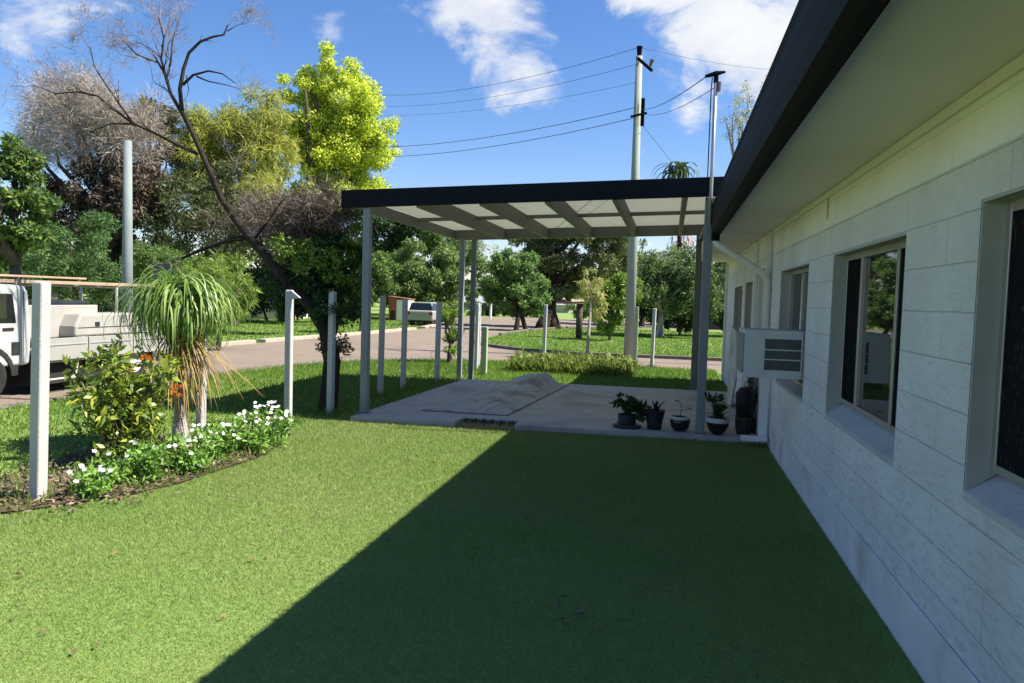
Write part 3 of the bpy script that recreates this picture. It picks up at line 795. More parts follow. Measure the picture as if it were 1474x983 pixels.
wr = sum(a*np.sin(U*fx*6.3+Vv*fy*6.3+ph) for a, fx, fy, ph in [(.02, 1.2, 2.1, .3), (.014, -2.3, 3.4, 1.2), (.010, 3.1, 5.2, 2.2), (.006, -4.5, 8.8, .7), (.004, 7.2, -11.3, 4)])
crease = -.022*np.exp(-((U-.6-.10*np.sin(Vv*5))/.022)**2)-.016*np.exp(-((U-.22+.2*Vv)/.02)**2)-.02*np.exp(-(((Vv*3.5) % 1-.5-.35*(U-.5))/.035)**2)
zz = .079+edge*(prof+wr*.4+crease)+.012
vs = np.stack([xx, yy, zz], -1).reshape(-1, 3)
mb = MB(); mb.add(vs.tolist(), [(j*nx+i, j*nx+i+1, (j+1)*nx+i+1, (j+1)*nx+i) for j in range(ny-1) for i in range(nx-1)])
TARP = surf('tarp_canvas', (.48, .47, .44), (.35, .345, .32), rough=.85, scale=5, bump=.3, bscale=90, stain=(.15, .135, .11), stain_scale=1.6)
nt = TARP.node_tree; pb_ = [n for n in nt.nodes if n.type == 'BSDF_PRINCIPLED'][0]; src = pb_.inputs['Base Color'].links[0].from_socket
tc = N(nt, 'ShaderNodeTexCoord'); mp_ = N(nt, 'ShaderNodeMapping'); mp_.inputs['Rotation'].default_value = (0, 0, .35); nt.links.new(tc.outputs['Object'], mp_.inputs[0])
wn = N(nt, 'ShaderNodeTexNoise'); wn.inputs['Scale'].default_value = 2.2; nt.links.new(tc.outputs['Object'], wn.inputs['Vector'])
va = N(nt, 'ShaderNodeMixRGB', blend_type='ADD'); va.inputs[0].default_value = .22; nt.links.new(mp_.outputs[0], va.inputs[1]); nt.links.new(wn.outputs['Color'], va.inputs[2])
bk_ = N(nt, 'ShaderNodeTexBrick'); bk_.inputs['Scale'].default_value = 1; bk_.inputs['Brick Width'].default_value = .85; bk_.inputs['Row Height'].default_value = .62; bk_.inputs['Mortar Size'].default_value = .012; bk_.inputs['Mortar Smooth'].default_value = .5
bk_.inputs['Color1'].default_value = (1, 1, 1, 1); bk_.inputs['Color2'].default_value = (.86, .87, .89, 1); bk_.inputs['Mortar'].default_value = (.38, .36, .33, 1); nt.links.new(va.outputs[0], bk_.inputs['Vector'])
mu = N(nt, 'ShaderNodeMixRGB', blend_type='MULTIPLY'); mu.inputs[0].default_value = 1; nt.links.new(src, mu.inputs[1]); nt.links.new(bk_.outputs['Color'], mu.inputs[2]); nt.links.new(mu.outputs[0], pb_.inputs['Base Color'])
tp = mb.build('tarpaulin', TARP, origin=(-2.4, 11.6, .08), smooth=True)
props(tp, 'crumpled grey tarpaulin spread in a low heap across the carport slab', 'tarpaulin')
md = tp.modifiers.new('thick', 'SOLIDIFY'); md.thickness = .008; md.offset = -1

# ------------------------------------------------------------------ fence posts
PAINT = surf('post_white_paint', (.50, .485, .48), (.41, .40, .395), rough=.6, scale=5, bump=.2, bscale=50, stain=(.45, .42, .38), stain_scale=5)
GRP = 'white timber posts of the unfinished fence'
mb = MB(); mb.box(-.055, .055, -.055, .055, -.1, 1.6)
post0 = mb.build('fence_post', PAINT, origin=(0, 0, 0), bevel=.018, seg=3)
POSTS = [(-4.52, 4.76, 1.62, 'thick white post standing nearest the camera left of the flowering shrub', 1.6),
         (-4.68, 7.0, 1.46, 'white post half hidden under the hanging leaves of the ponytail palm', .3),
         (-4.41, 8.33, 1.62, 'white post with a small bracket at its top right of the ponytail palm', .0),
         (-4.30, 9.25, 1.62, 'shaded white post directly in front of the dark leaning trunk', .4),
         (-4.39, 11.24, 1.58, 'shaded grey-white post just right of the front left carport post', .5),
         (-4.37, 12.23, 1.53, 'shaded grey-white post left of the parked pale car', .3),
         (-4.14, 13.4, 1.50, 'thin sunlit white post right of the parked pale car', .4),
         (-4.25, 16.9, 1.46, 'white post glimpsed between the two left rear carport posts', .0),
         (-4.09, 16.1, 1.46, 'sunlit white post just right of the left rear carport posts', .3),
         (-3.0, 18.55, 1.47, 'white post standing behind the low leafy rear bed', .5),
         (-.38, 18.6, 1.46, 'white post on the rear lawn right of the power pole', .8),
         (1.32, 17.3, 1.45, 'white post close to the far corner of the house', .0)]
for i, (x, y, h, lab, tilt) in enumerate(POSTS):
    o = post0 if i == 0 else post0.copy()
    if i: COL.objects.link(o)
    o.location = (x, y, 0); o.scale = ((.84 if i == 0 else .72),)*2+(h/1.6,); o.rotation_euler = (0, math.radians(tilt), random.uniform(-.2, .2))
    props(o, lab, 'post', GRP)
bk = MB(); bk.extrude([(-4.368, 1.62), (-4.25, 1.53), (-4.368, 1.51)], 'y', 8.27, 8.31)
b2 = bk.build('bracket', PAINT, origin=(0, 0, 0))
# make the bracket a part of the second post
p2 = [o for o in COL.objects if o.get('label') == POSTS[2][3]][0]
b2.parent = p2
bpy.context.view_layer.update()
b2.matrix_parent_inverse = p2.matrix_world.inverted()
# uncut grass round the foot of each post
xs = np.concatenate([RNG.normal(x, .09, 170) for x, y, *_ in POSTS[1:]]+[RNG.normal(-3.8, .1, 200)]); yk = np.concatenate([RNG.normal(y, .09, 170) for x, y, *_ in POSTS[1:]]+[RNG.normal(9.0, .08, 200)])
n = len(xs); A = RNG.normal(size=(n, 3))*.4; A[:, 2] = 1
k = ~in_poly(xs, yk, slabpoly); m_ = int(k.sum())
props(quads_mesh('tall_grass', leaf_quads(np.stack([xs, yk, np.zeros(n)], 1)[k], A[k], rdir(m_), RNG.uniform(.05, .17, m_), RNG.uniform(.005, .011, m_)), VERGELEAF), kind='stuff')
# greenish timber post beside the power pole
mb = MB(); mb.box(-.95, -.84, 21.2, 21.31, -.1, 1.47); o = mb.build('timber_post', surf('green_timber', (.34, .40, .26), (.24, .29, .19), rough=.8, scale=6), origin=(-.9, 21.25, 0), bevel=.012)
props(o, 'pale green timber post touching the right of the power pole', 'post')
mb = MB(); mb.box(-3.78, -3.66, 15.25, 15.37, -.1, 1.0); o = mb.build('short_post', surf('green_timber', (.3, .4, .2)), origin=(-3.7, 15.3, 0), bevel=.012)
props(o, 'short weathered green-grey post between the rear carport posts and a white post', 'post')

# ------------------------------------------------------------------ power pole and lines
POLEM = surf('pole_timber', (.30, .34, .29), (.21, .24, .21), rough=.85, scale=4, bump=.2, bscale=30, stretch=(1, 1, .15))
pole = thing('power_pole', 'tall pale timber power pole with short crossarm rising behind the carport', 'power pole', (-1.1, 22.0, 0))
ptop = Vector((-1.13, 22.0, 8.7))
mb = MB(); mb.tube([(-1.1, 22, -.2), (-1.11, 22, 4), (-1.13, 22, 8.45)], [.155, .125, .09], n=16); mb.build('shaft', POLEM, pole, smooth=True)
mb = MB(); mb.tube([(-1.13, 22, 8.45), (-1.13, 22, 8.62), (-1.13, 22, 8.72)], [.06, .075, .09], n=10); mb.build('top_insulator', BLACK, pole)
mb = MB(); a = Vector((-1.15, 21.86, 8.35)); b_ = Vector((-.75, 21.3, 7.85)); mb.tube([a, b_], .045, n=6); mb.build('crossarm', BLACK, pole)
mb = MB(); mb.tube([(-.80, 21.35, 7.95), (-.74, 21.3, 8.14)], [.03, .06], n=8); mb.build('insulator', surf('brown_porcelain', (.12, .08, .06)), pole)
mb = MB(); mb.box(-1.02, -.92, 21.8, 21.9, 6.5, 7.25); mb.tube([(-1.3, 21.83, 6.75), (-.85, 21.83, 6.85)], .035, n=6); mb.build('bracket', BLACK, pole)
WIRE = surf('wire', (.03, .03, .033), (.02, .02, .022), rough=.6)


def wire(p, q, sag, r, label, group='overhead power lines on the tall pole'):
    p, q = Vector(p), Vector(q); k = 16
    r = r*.62
    pts = [p.lerp(q, i/k)-Vector((0, 0, sag*4*(i/k)*(1-i/k))) for i in range(k+1)]
    mb = MB(); mb.tube(pts, r, n=5)
    o = mb.build('power_line', WIRE, origin=p)
    props(o, label, 'power line', group)


FARP = at(330, 195, 48)
wire((-1.13, 22, 8.7), at(520, 135, 40), .5, .012, 'topmost power line running left from the very top of the tall pole')
wire((-1.2, 21.9, 8.2), at(500, 150, 40), .5, .010, 'second power line from the top, left of the tall pole')
wire((-1.2, 21.9, 7.7), at(470, 160, 40), .5, .008, 'third faint power line from the top, left of the tall pole')
wire((-1.2, 21.85, 7.0), at(430, 205, 40), .6, .016, 'thicker low power line running left to the bright yellow-green tree')
wire((-1.2, 21.85, 6.72), at(430, 219, 40), .6, .016, 'lowest thick power line running left to the yellow-green tree')
wire((-1.0, 21.85, 6.95), (.30, 9.0, 4.16), .10, .011, 'service line from the tall pole to the slim roof mast', None)
wire((-1.0, 21.85, 6.85), (.42, 9.0, 4.05), .16, .008, 'thin lower service line from the tall pole to the roof mast', None)
wire((-1.13, 22, 8.7), at(1200, 95, 45), .4, .010, 'thin power line running right from the top of the tall pole')
wire((-.95, 21.8, 6.5), at(968, 235, 24), .0, .009, 'slanting stay wire dropping right from the tall pole')

# grey pole across the street on the left
mb = MB(); b0 = at(183, 470, 17.0); b0.z = 0; tp_ = at(184, 203, 17.0); mb.tube([b0-Vector((0, 0, .2)), b0.lerp(tp_, .5), tp_], [.13, .108, .085], n=16)
mb.lathe([(.02, -.1), (.17, -.08), (.17, .08), (.02, .1)], (tp_.x+.04, tp_.y-.02, tp_.z-.75), n=12) if False else None
gp = mb.build('street_pole', surf('grey_concrete_pole', (.22, .26, .26), (.16, .19, .19), rough=.75, scale=3, bump=.1, bscale=40, stretch=(1, 1, .3)), origin=b0, smooth=True)
props(gp, 'plain grey round street pole with flat top standing behind the white truck', 'pole')
# plain grey board on a stake behind the palm
sgp = at(234, 392, 19.0)
sg = thing('sign_board', 'plain dark grey square board on a stake between truck rack and palm', 'sign', (sgp.x, sgp.y, 0))
mb = MB(); mb.box(sgp.x-.24, sgp.x+.24, sgp.y-.02, sgp.y+.02, sgp.z-.25, sgp.z+.23); mb.build('board', surf('dull_purple_grey', (.10, .095, .115), (.09, .085, .10), rough=.7), sg, bevel=.01)
mb = MB(); mb.tube([(sgp.x, sgp.y+.05, 0), (sgp.x, sgp.y+.05, sgp.z)], .03, n=8); mb.build('stake', GREENST, sg)

# ------------------------------------------------------------------ work truck
truck = thing('work_truck', 'white tray work truck with tool boxes and ladder rack parked on the left street', 'truck', (-9.6, 10.3, 0))
TW = surf('truck_white', (.50, .50, .49), (.45, .45, .44), rough=.3, scale=2, spec=.5)
TBOX = surf('toolbox_grey', (.40, .38, .35), (.33, .31, .29), rough=.45, scale=3)
RUB = surf('rubber', (.02, .02, .02), (.013, .013, .013), rough=.85)
UNDER = surf('chassis', (.025, .025, .025), (.015, .015, .015), rough=.8)
XN, XF = -8.75, -10.45           # near side, far side
# cab: side outline (y,z) extruded across
cab = [(6.6, .42), (6.6, .78), (6.75, .98), (7.45, 1.10), (8.0, 1.56), (8.25, 1.60), (9.02, 1.58), (9.10, 1.5), (9.16, .95), (9.12, .47)]
mb = MB(); mb.extrude(cab, 'x', XF+.05, XN-.02); cabo = mb.build('cab', TW, truck, bevel=.05, seg=3)
mb = MB(); mb.extrude([(7.75, 1.08), (8.12, 1.46), (8.82, 1.46), (8.88, 1.06)], 'x', XN-.025, XN-.012); mb.build('side_window', GLASS, truck, bevel=.01)
mb = MB(); mb.box(XN-.022, XN-.010, 8.80, 8.93, .62, .80); mb.build('fuel_flap', UNDER, truck, bevel=.005)
for ys_ in (7.72, 9.0): mb = MB(); mb.box(XN-.024, XN-.014, ys_, ys_+.005, .5, 1.5); mb.build('door_seam', UNDER, cabo)
mb = MB(); mb.box(XF+.3, XN-.3, 6.7, 12.1, .30, .47); mb.build('chassis', UNDER, truck)
mb = MB(); mb.box(XF+.12, XN-.14, 9.3, 10.85, .14, .499); mb.build('tray_shade_box', UNDER, truck)  # dark box added to stand in for the shade beneath the tray
mb = MB(); mb.box(XN-.021, XN-.004, 8.66, 8.84, .96, 1.0); mb.build('door_handle', UNDER, cabo, bevel=.008)
mb = MB(); mb.tube([(XN, 7.9, 1.12), (XN+.14, 7.86, 1.18)], .014, n=6); mb.box(XN+.06, XN+.24, 7.82, 7.87, 1.05, 1.36); mb.build('mirror', UNDER, cabo, bevel=.02)
mb = MB()
for i_ in range(13):
    a_ = math.pi*i_/12; b_2 = math.pi*(i_+1)/12
    if i_ < 12: mb.hexa([(XN-.10, 8.42+.37*math.cos(a_), .34+.37*math.sin(a_)), (XN-.005, 8.42+.37*math.cos(a_), .34+.37*math.sin(a_)), (XN-.005, 8.42+.37*math.cos(b_2), .34+.37*math.sin(b_2)), (XN-.10, 8.42+.37*math.cos(b_2), .34+.37*math.sin(b_2)), (XN-.10, 8.42+.43*math.cos(a_), .34+.43*math.sin(a_)), (XN-.005, 8.42+.43*math.cos(a_), .34+.43*math.sin(a_)), (XN-.005, 8.42+.43*math.cos(b_2), .34+.43*math.sin(b_2)), (XN-.10, 8.42+.43*math.cos(b_2), .34+.43*math.sin(b_2))])
mb.build('wheel_arch', UNDER, cabo)
mb = MB(); mb.box(XN-.06, XN-.0, 11.98, 12.14, .52, .66); mb.build('tail_light', surf('red_lens', (.35, .02, .02), rough=.2), truck, bevel=.01)
DROP = surf('dropside_grey', (.36, .35, .33), (.30, .29, .275), rough=.45, scale=2.5)
# tray with dropsides
mb = MB(); mb.box(XF, XN, 9.22, 12.15, .60, .66); tray = mb.build('tray', TBOX, truck, bevel=.01)
for (ya, yb) in ((9.24, 10.15), (10.17, 11.15), (11.17, 12.1)):
    mb = MB(); mb.box(XN-.005, XN+.03, ya, yb, .50, .82); mb.box(XN+.031, XN+.04, ya+.03, yb-.03, .715, .735); mb.build('dropside', DROP, tray, bevel=.012)
mb = MB(); mb.box(XF-.03, XF+.005, 9.24, 12.1, .5, .82); mb.build('dropside', DROP, tray, bevel=.012)
# tool boxes
mb = MB(); mb.extrude([(9.95, .825), (9.95, .98), (10.06, 1.17), (11.25, 1.17), (11.36, 1.08), (11.40, .825)], 'x', XN-.62, XN-.02); tb = mb.build('tool_box', TBOX, truck, bevel=.03)
mb = MB(); mb.box(XN-.024, XN-.012, 10.35, 10.45, .97, 1.04); mb.build('latch', UNDER, tb, bevel=.01)
mb = MB(); mb.box(XN-.021, XN-.012, 10.0, 11.3, .955, .962); mb.build('seam', UNDER, tb)
mb = MB(); mb.box(XN-1.2, XN-.3, 9.3, 10.75, .80, 1.30); mb.build('tool_box', TBOX, truck, bevel=.02)
mb = MB(); mb.box(XN-1.0, XN-.35, 9.5, 10.6, 1.301, 1.36); mb.build('box_lid', TBOX, truck, bevel=.01)
mb = MB(); mb.box(XN-.6, XN-.02, 11.45, 11.75, .825, 1.0); mb.box(XN-.55, XN-.02, 11.78, 12.05, .82, 1.02); mb.build('equipment_box', surf('pale_box', (.52, .53, .50), (.40, .41, .39)), truck, bevel=.015)
mb = MB(); mb.tube([(XN-.1, 11.95, .8), (XN-.12, 11.97, 1.3)], [.05, .06], n=8); mb.tube([(XN-.16, 12.0, .75), (XN-.16, 12.02, 1.28)], .03, n=6); mb.build('teal_roll', surf('teal', (.03, .12, .14), (.02, .09, .11)), truck)
mb = MB(); mb.lathe([(.0, 0), (.09, .02), (.10, .08), (.05, .15), (0, .16)], (XN-.7, 10.2, 1.36), n=12); mb.build('white_bucket', TW, truck, smooth=True)
# ladder rack
RACK = surf('rack_timber', (.42, .31, .22), (.32, .23, .16), rough=.8, scale=5)
mb = MB()
for y in (9.3, 10.9, 11.9):
    mb = MB(); mb.tube([(XN-.08, y, .66), (XN-.08, y, 1.57), (XN-.10, y, 1.59), (XF+.10, y, 1.59), (XF+.08, y, 1.57), (XF+.08, y, .66)], .022, n=8); mb.build('rack_frame', surf('rack_steel', (.5, .5, .48), (.4, .4, .38), rough=.5), truck)
for (xa, xb, ya, yb, z0, z1) in ((XN-.35, XN-.05, 6.4, 12.35, 1.606, 1.655), (XN-.75, XN-.42, 6.3, 12.3, 1.606, 1.65), (XN-1.3, XN-.85, 6.5, 11.9, 1.606, 1.64), (XN-1.0, XN-.9, 6.2, 11.2, 1.70, 1.73)):
    mb = MB(); mb.box(xa, xb, ya, yb, z0, z1); mb.build('plank', RACK, truck, bevel=.006)
mb = MB(); mb.tube([(XN-.1, 9.35, .5), (XN-.02, 9.4, .22), (XN-.02, 9.95, .22), (XN-.06, 10.05, .5)], .016, n=8); mb.tube([(XN-.02, 9.3, .48), (XN-.02, 11.0, .48)], .015, n=6); mb.build('side_rail', surf('rail', (.6, .56, .48)), truck)
mb = MB(); mb.tube([(XN-.28, 9.9, .32), (XN-.28, 10.5, .32)], .16, n=16); mb.build('fuel_tank', UNDER, truck, smooth=True)


def wheel(x, y, s):
    mb = MB(); R = .335
    pr = [(.17, -.10), (.28, -.115), (R-.02, -.10), (R, -.06), (R, .06), (R-.02, .10), (.28, .115), (.17, .10)]
    v = []; n = 28
    for r, t in pr:
        for j in range(n):
            a = 2*math.pi*j/n; v.append((x+t*s, y+r*math.cos(a), R+.005+r*math.sin(a)))
    k = len(pr)
    mb.add(v, [(i*n+j, i*n+(j+1) % n, (i+1) % k*n+(j+1) % n, (i+1) % k*n+j) for i in range(k) for j in range(n)])
    t = mb.build('wheel', RUB, truck, smooth=True)
    mb = MB(); v = []
    for r, tt in ((.185, .09), (.15, .075), (.10, .03), (.075, .06), (.0, .065)):
        for j in range(n):
            a = 2*math.pi*j/n; v.append((x+tt*s, y+max(r, .001)*math.cos(a), R+.005+max(r, .001)*math.sin(a)))
    mb.add(v, [(i*n+j, i*n+(j+1) % n, (i+1)*n+(j+1) % n, (i+1)*n+j) for i in range(4) for j in range(n)])
    mb.build('rim', surf('steel_rim', (.55, .53, .5), (.4, .39, .37), rough=.4), t, smooth=True)


for y in (8.42, 11.3):
    wheel(XN-.13, y, 1); wheel(XF+.13, y, -1)

# ------------------------------------------------------------------ parked car, shed, bin, far houses
CARP = surf('pale_car_paint', (.32, .33, .31), (.26, .27, .255), rough=.3, spec=.5)
c0 = ground(606, 469); car = thing('parked_car', 'small pale grey car with dark rear window parked across the street', 'car', (c0.x, c0.y, 0))
cx, cy = c0.x-.1, c0.y
def carbox(mb, xa, xb, ya, yb, z0, z1, ins=0): mb.hexa([(cx+xa, cy+ya, z0), (cx+xb, cy+ya, z0), (cx+xb, cy+yb, z0), (cx+xa, cy+yb, z0), (cx+xa+ins, cy+ya+ins, z1), (cx+xb-ins, cy+ya+ins, z1), (cx+xb-ins, cy+yb-ins*2, z1), (cx+xa+ins, cy+yb-ins*2, z1)])
mb = MB(); carbox(mb, -.75, .75, 0, 3.8, .28, .82); mb.build('body', CARP, car, bevel=.10, seg=3)
mb = MB(); carbox(mb, -.68, .68, .12, 2.6, .80, 1.20, .14); mb.build('cabin', GLASS, car, bevel=.05)
mb = MB(); carbox(mb, -.55, .55, .24, 2.3, 1.19, 1.25, .04); mb.build('roof', CARP, car, bevel=.03)
for sx in (-.57, .57): mb = MB(); mb.hexa([(cx+sx-.06, cy+.22, .8), (cx+sx+.06, cy+.22, .8), (cx+sx+.06, cy+.4, .8), (cx+sx-.06, cy+.4, .8), (cx+sx*.9-.05, cy+.25, 1.2), (cx+sx*.9+.05, cy+.25, 1.2), (cx+sx*.9+.05, cy+.4, 1.2), (cx+sx*.9-.05, cy+.4, 1.2)]); mb.build('pillar', CARP, car)
for sx in (-.62, .62): mb = MB(); mb.box(cx+sx-.09, cx+sx+.09, cy-.02, cy+.02, .58, .74); mb.build('tail_light', surf('red_lens', (.35, .02, .02), rough=.2), car)
for sx in (-.64, .64):
    for sy in (.7, 3.0): mb = MB(); mb.tube([(cx+sx-.09, cy+sy, .29), (cx+sx+.09, cy+sy, .29)], .29, n=18); mb.build('wheel', RUB, car)
mb = MB(); mb.box(cx-.7, cx+.7, cy+.06, cy+3.6, .16, .279); mb.build('underside', UNDER, car)

s0 = ground(569, 461.5); sh = thing('garden_shed', 'small red and white shed beside the dark hedge across the street', 'shed', (s0.x, s0.y, 0))
s = s0.length/F*1.0
sx0, sy0 = s0.x-.45, s0.y
mb = MB(); mb.box(sx0, sx0+.5, sy0, sy0+1.2, 0, 1.45); mb.build('red_wall', surf('red_brick', (.34, .09, .05), (.24, .06, .04), scale=8), sh, bevel=.01)
mb = MB(); mb.box(sx0+.5, sx0+1.25, sy0+.02, sy0+1.2, 0, 1.3); mb.build('white_wall', WHITE, sh, bevel=.01)
mb = MB(); mb.hexa([(sx0-.08, sy0-.08, 1.46), (sx0+1.3, sy0-.08, 1.32), (sx0+1.3, sy0+1.3, 1.32), (sx0-.08, sy0+1.3, 1.46), (sx0-.08, sy0-.08, 1.52), (sx0+1.3, sy0-.08, 1.38), (sx0+1.3, sy0+1.3, 1.38), (sx0-.08, sy0+1.3, 1.52)]); mb.build('roof', surf('rust_roof', (.25, .12, .08)), sh)
mb = MB(); mb.box(sx0+.12, sx0+.42, sy0-.01, sy0-.003, 0, .62); mb.build('door', UNDER, sh)

b0 = ground(409, 463); bn = thing('wheelie_bin', 'dark wheelie bin with bright yellow lid on the far verge', 'bin', (b0.x, b0.y, 0))
mb = MB(); mb.hexa([(b0.x-.25, b0.y-.25, .03), (b0.x+.25, b0.y-.25, .03), (b0.x+.25, b0.y+.25, .03), (b0.x-.25, b0.y+.25, .03), (b0.x-.3, b0.y-.3, .78), (b0.x+.3, b0.y-.3, .78), (b0.x+.3, b0.y+.3, .78), (b0.x-.3, b0.y+.3, .78)]); mb.build('body', surf('bin_dark', (.05, .035, .02)), bn, bevel=.02)
mb = MB(); mb.box(b0.x-.32, b0.x+.32, b0.y-.33, b0.y+.32, .782, .86); mb.build('lid', surf('bin_yellow', (.55, .38, .02), (.5, .33, .02), rough=.4), bn, bevel=.03)


def far_house(name, label, px, py0, py1, D, half, wallm, roofm):
    p0 = at(px, py1, D); zt = at(px, py0, D).z
    h = thing(name, label, 'house', (p0.x, p0.y, 0))
    x0, x1, y0, y1 = p0.x-half, p0.x+half, p0.y, p0.y+7; zw = p0.z
    mb = MB(); mb.box(x0, x1, y0, y1, 0, zw); mb.build('wall', wallm, h)
    mb = MB(); xm0, xm1, ym = x0+2, x1-2, (y0+y1)/2
    mb.add([(x0-.5, y0-.5, zw), (x1+.5, y0-.5, zw), (x1+.5, y1+.5, zw), (x0-.5, y1+.5, zw), (xm0, ym, zt), (xm1, ym, zt)], [(0, 1, 5, 4), (1, 2, 5), (2, 3, 4, 5), (3, 0, 4), (3, 2, 1, 0)]); mb.build('roof', roofm, h)
    for k in range(3):
        xw = x0+(x1-x0)*(.2+.3*k); mb = MB(); mb.box(xw-.5, xw+.5, y0-.03, y0-.004, zw-1.5, zw-.45); f = mb.build('window', ALU, h)
        mb = MB(); mb.box(xw-.44, xw+.44, y0-.036, y0-.031, zw-1.44, zw-.51); mb.build('pane', GLASS, f)
    return h


TILE = surf('orange_tile', (.42, .17, .09), (.30, .12, .06), rough=.85, scale=8, bump=.4, bscale=20)
far_house('bungalow', 'orange tile-roofed house glimpsed past the far corner of the white house', 1092, 412, 430, 48, 3.7, surf('brick_dark', (.16, .09, .06), (.10, .06, .04)), TILE)
far_house('bungalow', 'cream house half hidden by trees above the ponytail palm', 300, 352, 384, 44, 4.5, surf('cream_wall', (.6, .57, .5)), surf('pale_roof', (.62, .60, .55), (.5, .48, .45)))
far_house('bungalow', 'pale low house far down the street behind the round tree', 715, 424, 436, 95, 9, surf('cream_wall', (.6, .57, .5)), surf('grey_roof', (.35, .36, .38)))
# bird-table like board on a grey post on the island
p0 = ground(833, 487); bt = thing('letter_box', 'weathered grey post carrying a flat rusty board on the island lawn', 'post', (p0.x, p0.y, 0))
zt = at(833, 437, (p0-Vector((0, 0, EYE))).dot(CAMM @ Vector((0, 0, -1)))).z
mb = MB(); mb.tube([(p0.x, p0.y, -.1), (p0.x, p0.y, zt)], .14, n=10); mb.build('post', BARK, bt, smooth=True)
mb = MB(); mb.hexa([(p0.x-.95, p0.y-.3, zt-.03), (p0.x+.25, p0.y-.3, zt+.02), (p0.x+.25, p0.y+.3, zt+.02), (p0.x-.95, p0.y+.3, zt-.03), (p0.x-.95, p0.y-.3, zt+.05), (p0.x+.25, p0.y-.3, zt+.1), (p0.x+.25, p0.y+.3, zt+.1), (p0.x-.95, p0.y+.3, zt+.05)]); mb.build('board', TILE, bt)
# slim white post far off
p0 = ground(706, 459); mb = MB(); mb.tube([(p0.x, p0.y, 0), (p0.x, p0.y, 3.4)], .09, n=8); mb.tube([(p0.x, p0.y, 3.6), (p0.x, p0.y, 4.3)], .14, n=8)
mb.tube([(p0.x-1.6, p0.y, 2.35), (p0.x+1.2, p0.y, 2.30)], .08, n=6); o = mb.build('street_sign', WHITE, origin=(p0.x, p0.y, 0)); props(o, 'slim white street sign post far away left of the round tree', 'sign')

# ------------------------------------------------------------------ foliage materials
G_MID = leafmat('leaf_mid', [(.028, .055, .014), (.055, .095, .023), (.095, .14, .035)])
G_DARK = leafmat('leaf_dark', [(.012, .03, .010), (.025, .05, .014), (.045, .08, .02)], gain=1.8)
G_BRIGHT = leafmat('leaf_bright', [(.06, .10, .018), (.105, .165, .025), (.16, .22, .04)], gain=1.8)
G_YELL = leafmat('leaf_yellow', [(.05, .085, .014), (.17, .22, .026), (.30, .33, .034), (.40, .40, .045)], trans=.5, spec=.45, gain=2.5)
G_OLIVE = leafmat('leaf_olive', [(.10, .11, .03), (.17, .185, .035), (.24, .24, .05)], trans=.45)
G_BROWN = leafmat('leaf_brown', [(.03, .022, .016), (.05, .036, .026), (.085, .06, .042)], trans=.2, gain=2.0)
TWIG = leafmat('grey_twigs', [(.14, .115, .098), (.22, .185, .16), (.29, .25, .22)], trans=.1, gain=1.7)
TWIGB = leafmat('brown_twigs', [(.07, .05, .037), (.12, .088, .065), (.19, .14, .11)], trans=.05, gain=1)
G_GUM = leafmat('leaf_gum', [(.05, .07, .025), (.09, .115, .04), (.15, .17, .07)], trans=.25)
TG = 'trees across the street'
UND0 = 'shrubs and hedges across the street'


def gbase(px, D):
    p = at(px, 430, D); return (p.x, p.y, 0)


tree('broad_tree', 'leafy mid green tree at the far left edge of the photo', 'tree', gbase(32, 21), [K(8, 262, 21, 48, 52), K(48, 300, 21, 32, 34), K(15, 345, 21, 45, 34), K(50, 345, 21, 30, 30), K(10, 225, 21, 36, 22), K(-60, 280, 21, 60, 70)], 12000, .24, .13, leafmat('leaf_left', [(.02, .045, .014), (.04, .075, .02), (.12, .16, .03)]), r=.22, group=TG)
crown_t = thing('brushwood', 'grey-brown dead brushwood thicket behind the leaning trunk', 'thicket', gbase(330, 27), UND0)
crown('dead_brush', [K(350, 325, 27, 50, 36), K(400, 315, 27, 55, 40), K(445, 330, 27, 40, 55)], 5500, .40, .014, TWIGB, crown_t, subs=22, subr=(.3, .6), out=.8)
crown('leaves', [K(300, 320, 28, 60, 50), K(270, 285, 28.5, 46, 44), K(390, 345, 28, 70, 60), K(450, 370, 28, 40, 50), K(235, 340, 28, 40, 60), K(320, 270, 28.5, 50, 34)], 13000, .17, .07, leafmat('leaf_thicket', [(.018, .03, .012), (.04, .052, .02), (.075, .085, .03)]), crown_t, subs=20)
# browned, half dead tree with grey twig crown
b = gbase(150, 29); bt = thing('browned_tree', 'big half-dead tree with grey twig crown above brown dead leaves', 'tree', b, TG)
c1 = crown('dead_twigs', [K(110, 165, 29, 66, 44), K(175, 175, 29, 60, 46), K(80, 205, 29, 44, 46), K(150, 225, 29, 70, 34), K(100, 130, 29, 40, 30)], 34000, .42, .013, TWIG, bt, subs=22, subr=(.3, .6), out=.9)
c2 = crown('brown_leaves', [K(140, 275, 28.6, 85, 42), K(205, 275, 28.6, 60, 62), K(100, 310, 29, 45, 42), K(160, 330, 29, 75, 45)], 26000, .17, .08, G_BROWN, bt, subs=20)
mb = MB(); bv = Vector(b); fk = at(165, 330, 29); mb.tube([bv-Vector((0, 0, .2)), bv.lerp(fk, .5), fk], [.4, .3, .25], n=10); limbs(mb, fk, .26, list(c1[::7])+list(c2[::9])); mb.build('trunk', DARKBARK, bt, smooth=True)
tree('dark_tree', 'dark dense tree top behind the fork of the leaning dead tree', 'tree', gbase(228, 33), [K(228, 168, 33, 28, 36), K(240, 220, 33, 26, 50), K(215, 200, 33, 30, 40)], 5000, .25, .12, leafmat('leaf_dusk', [(.02, .03, .012), (.04, .055, .02), (.08, .07, .035)]), bark=DARKBARK, group=TG)
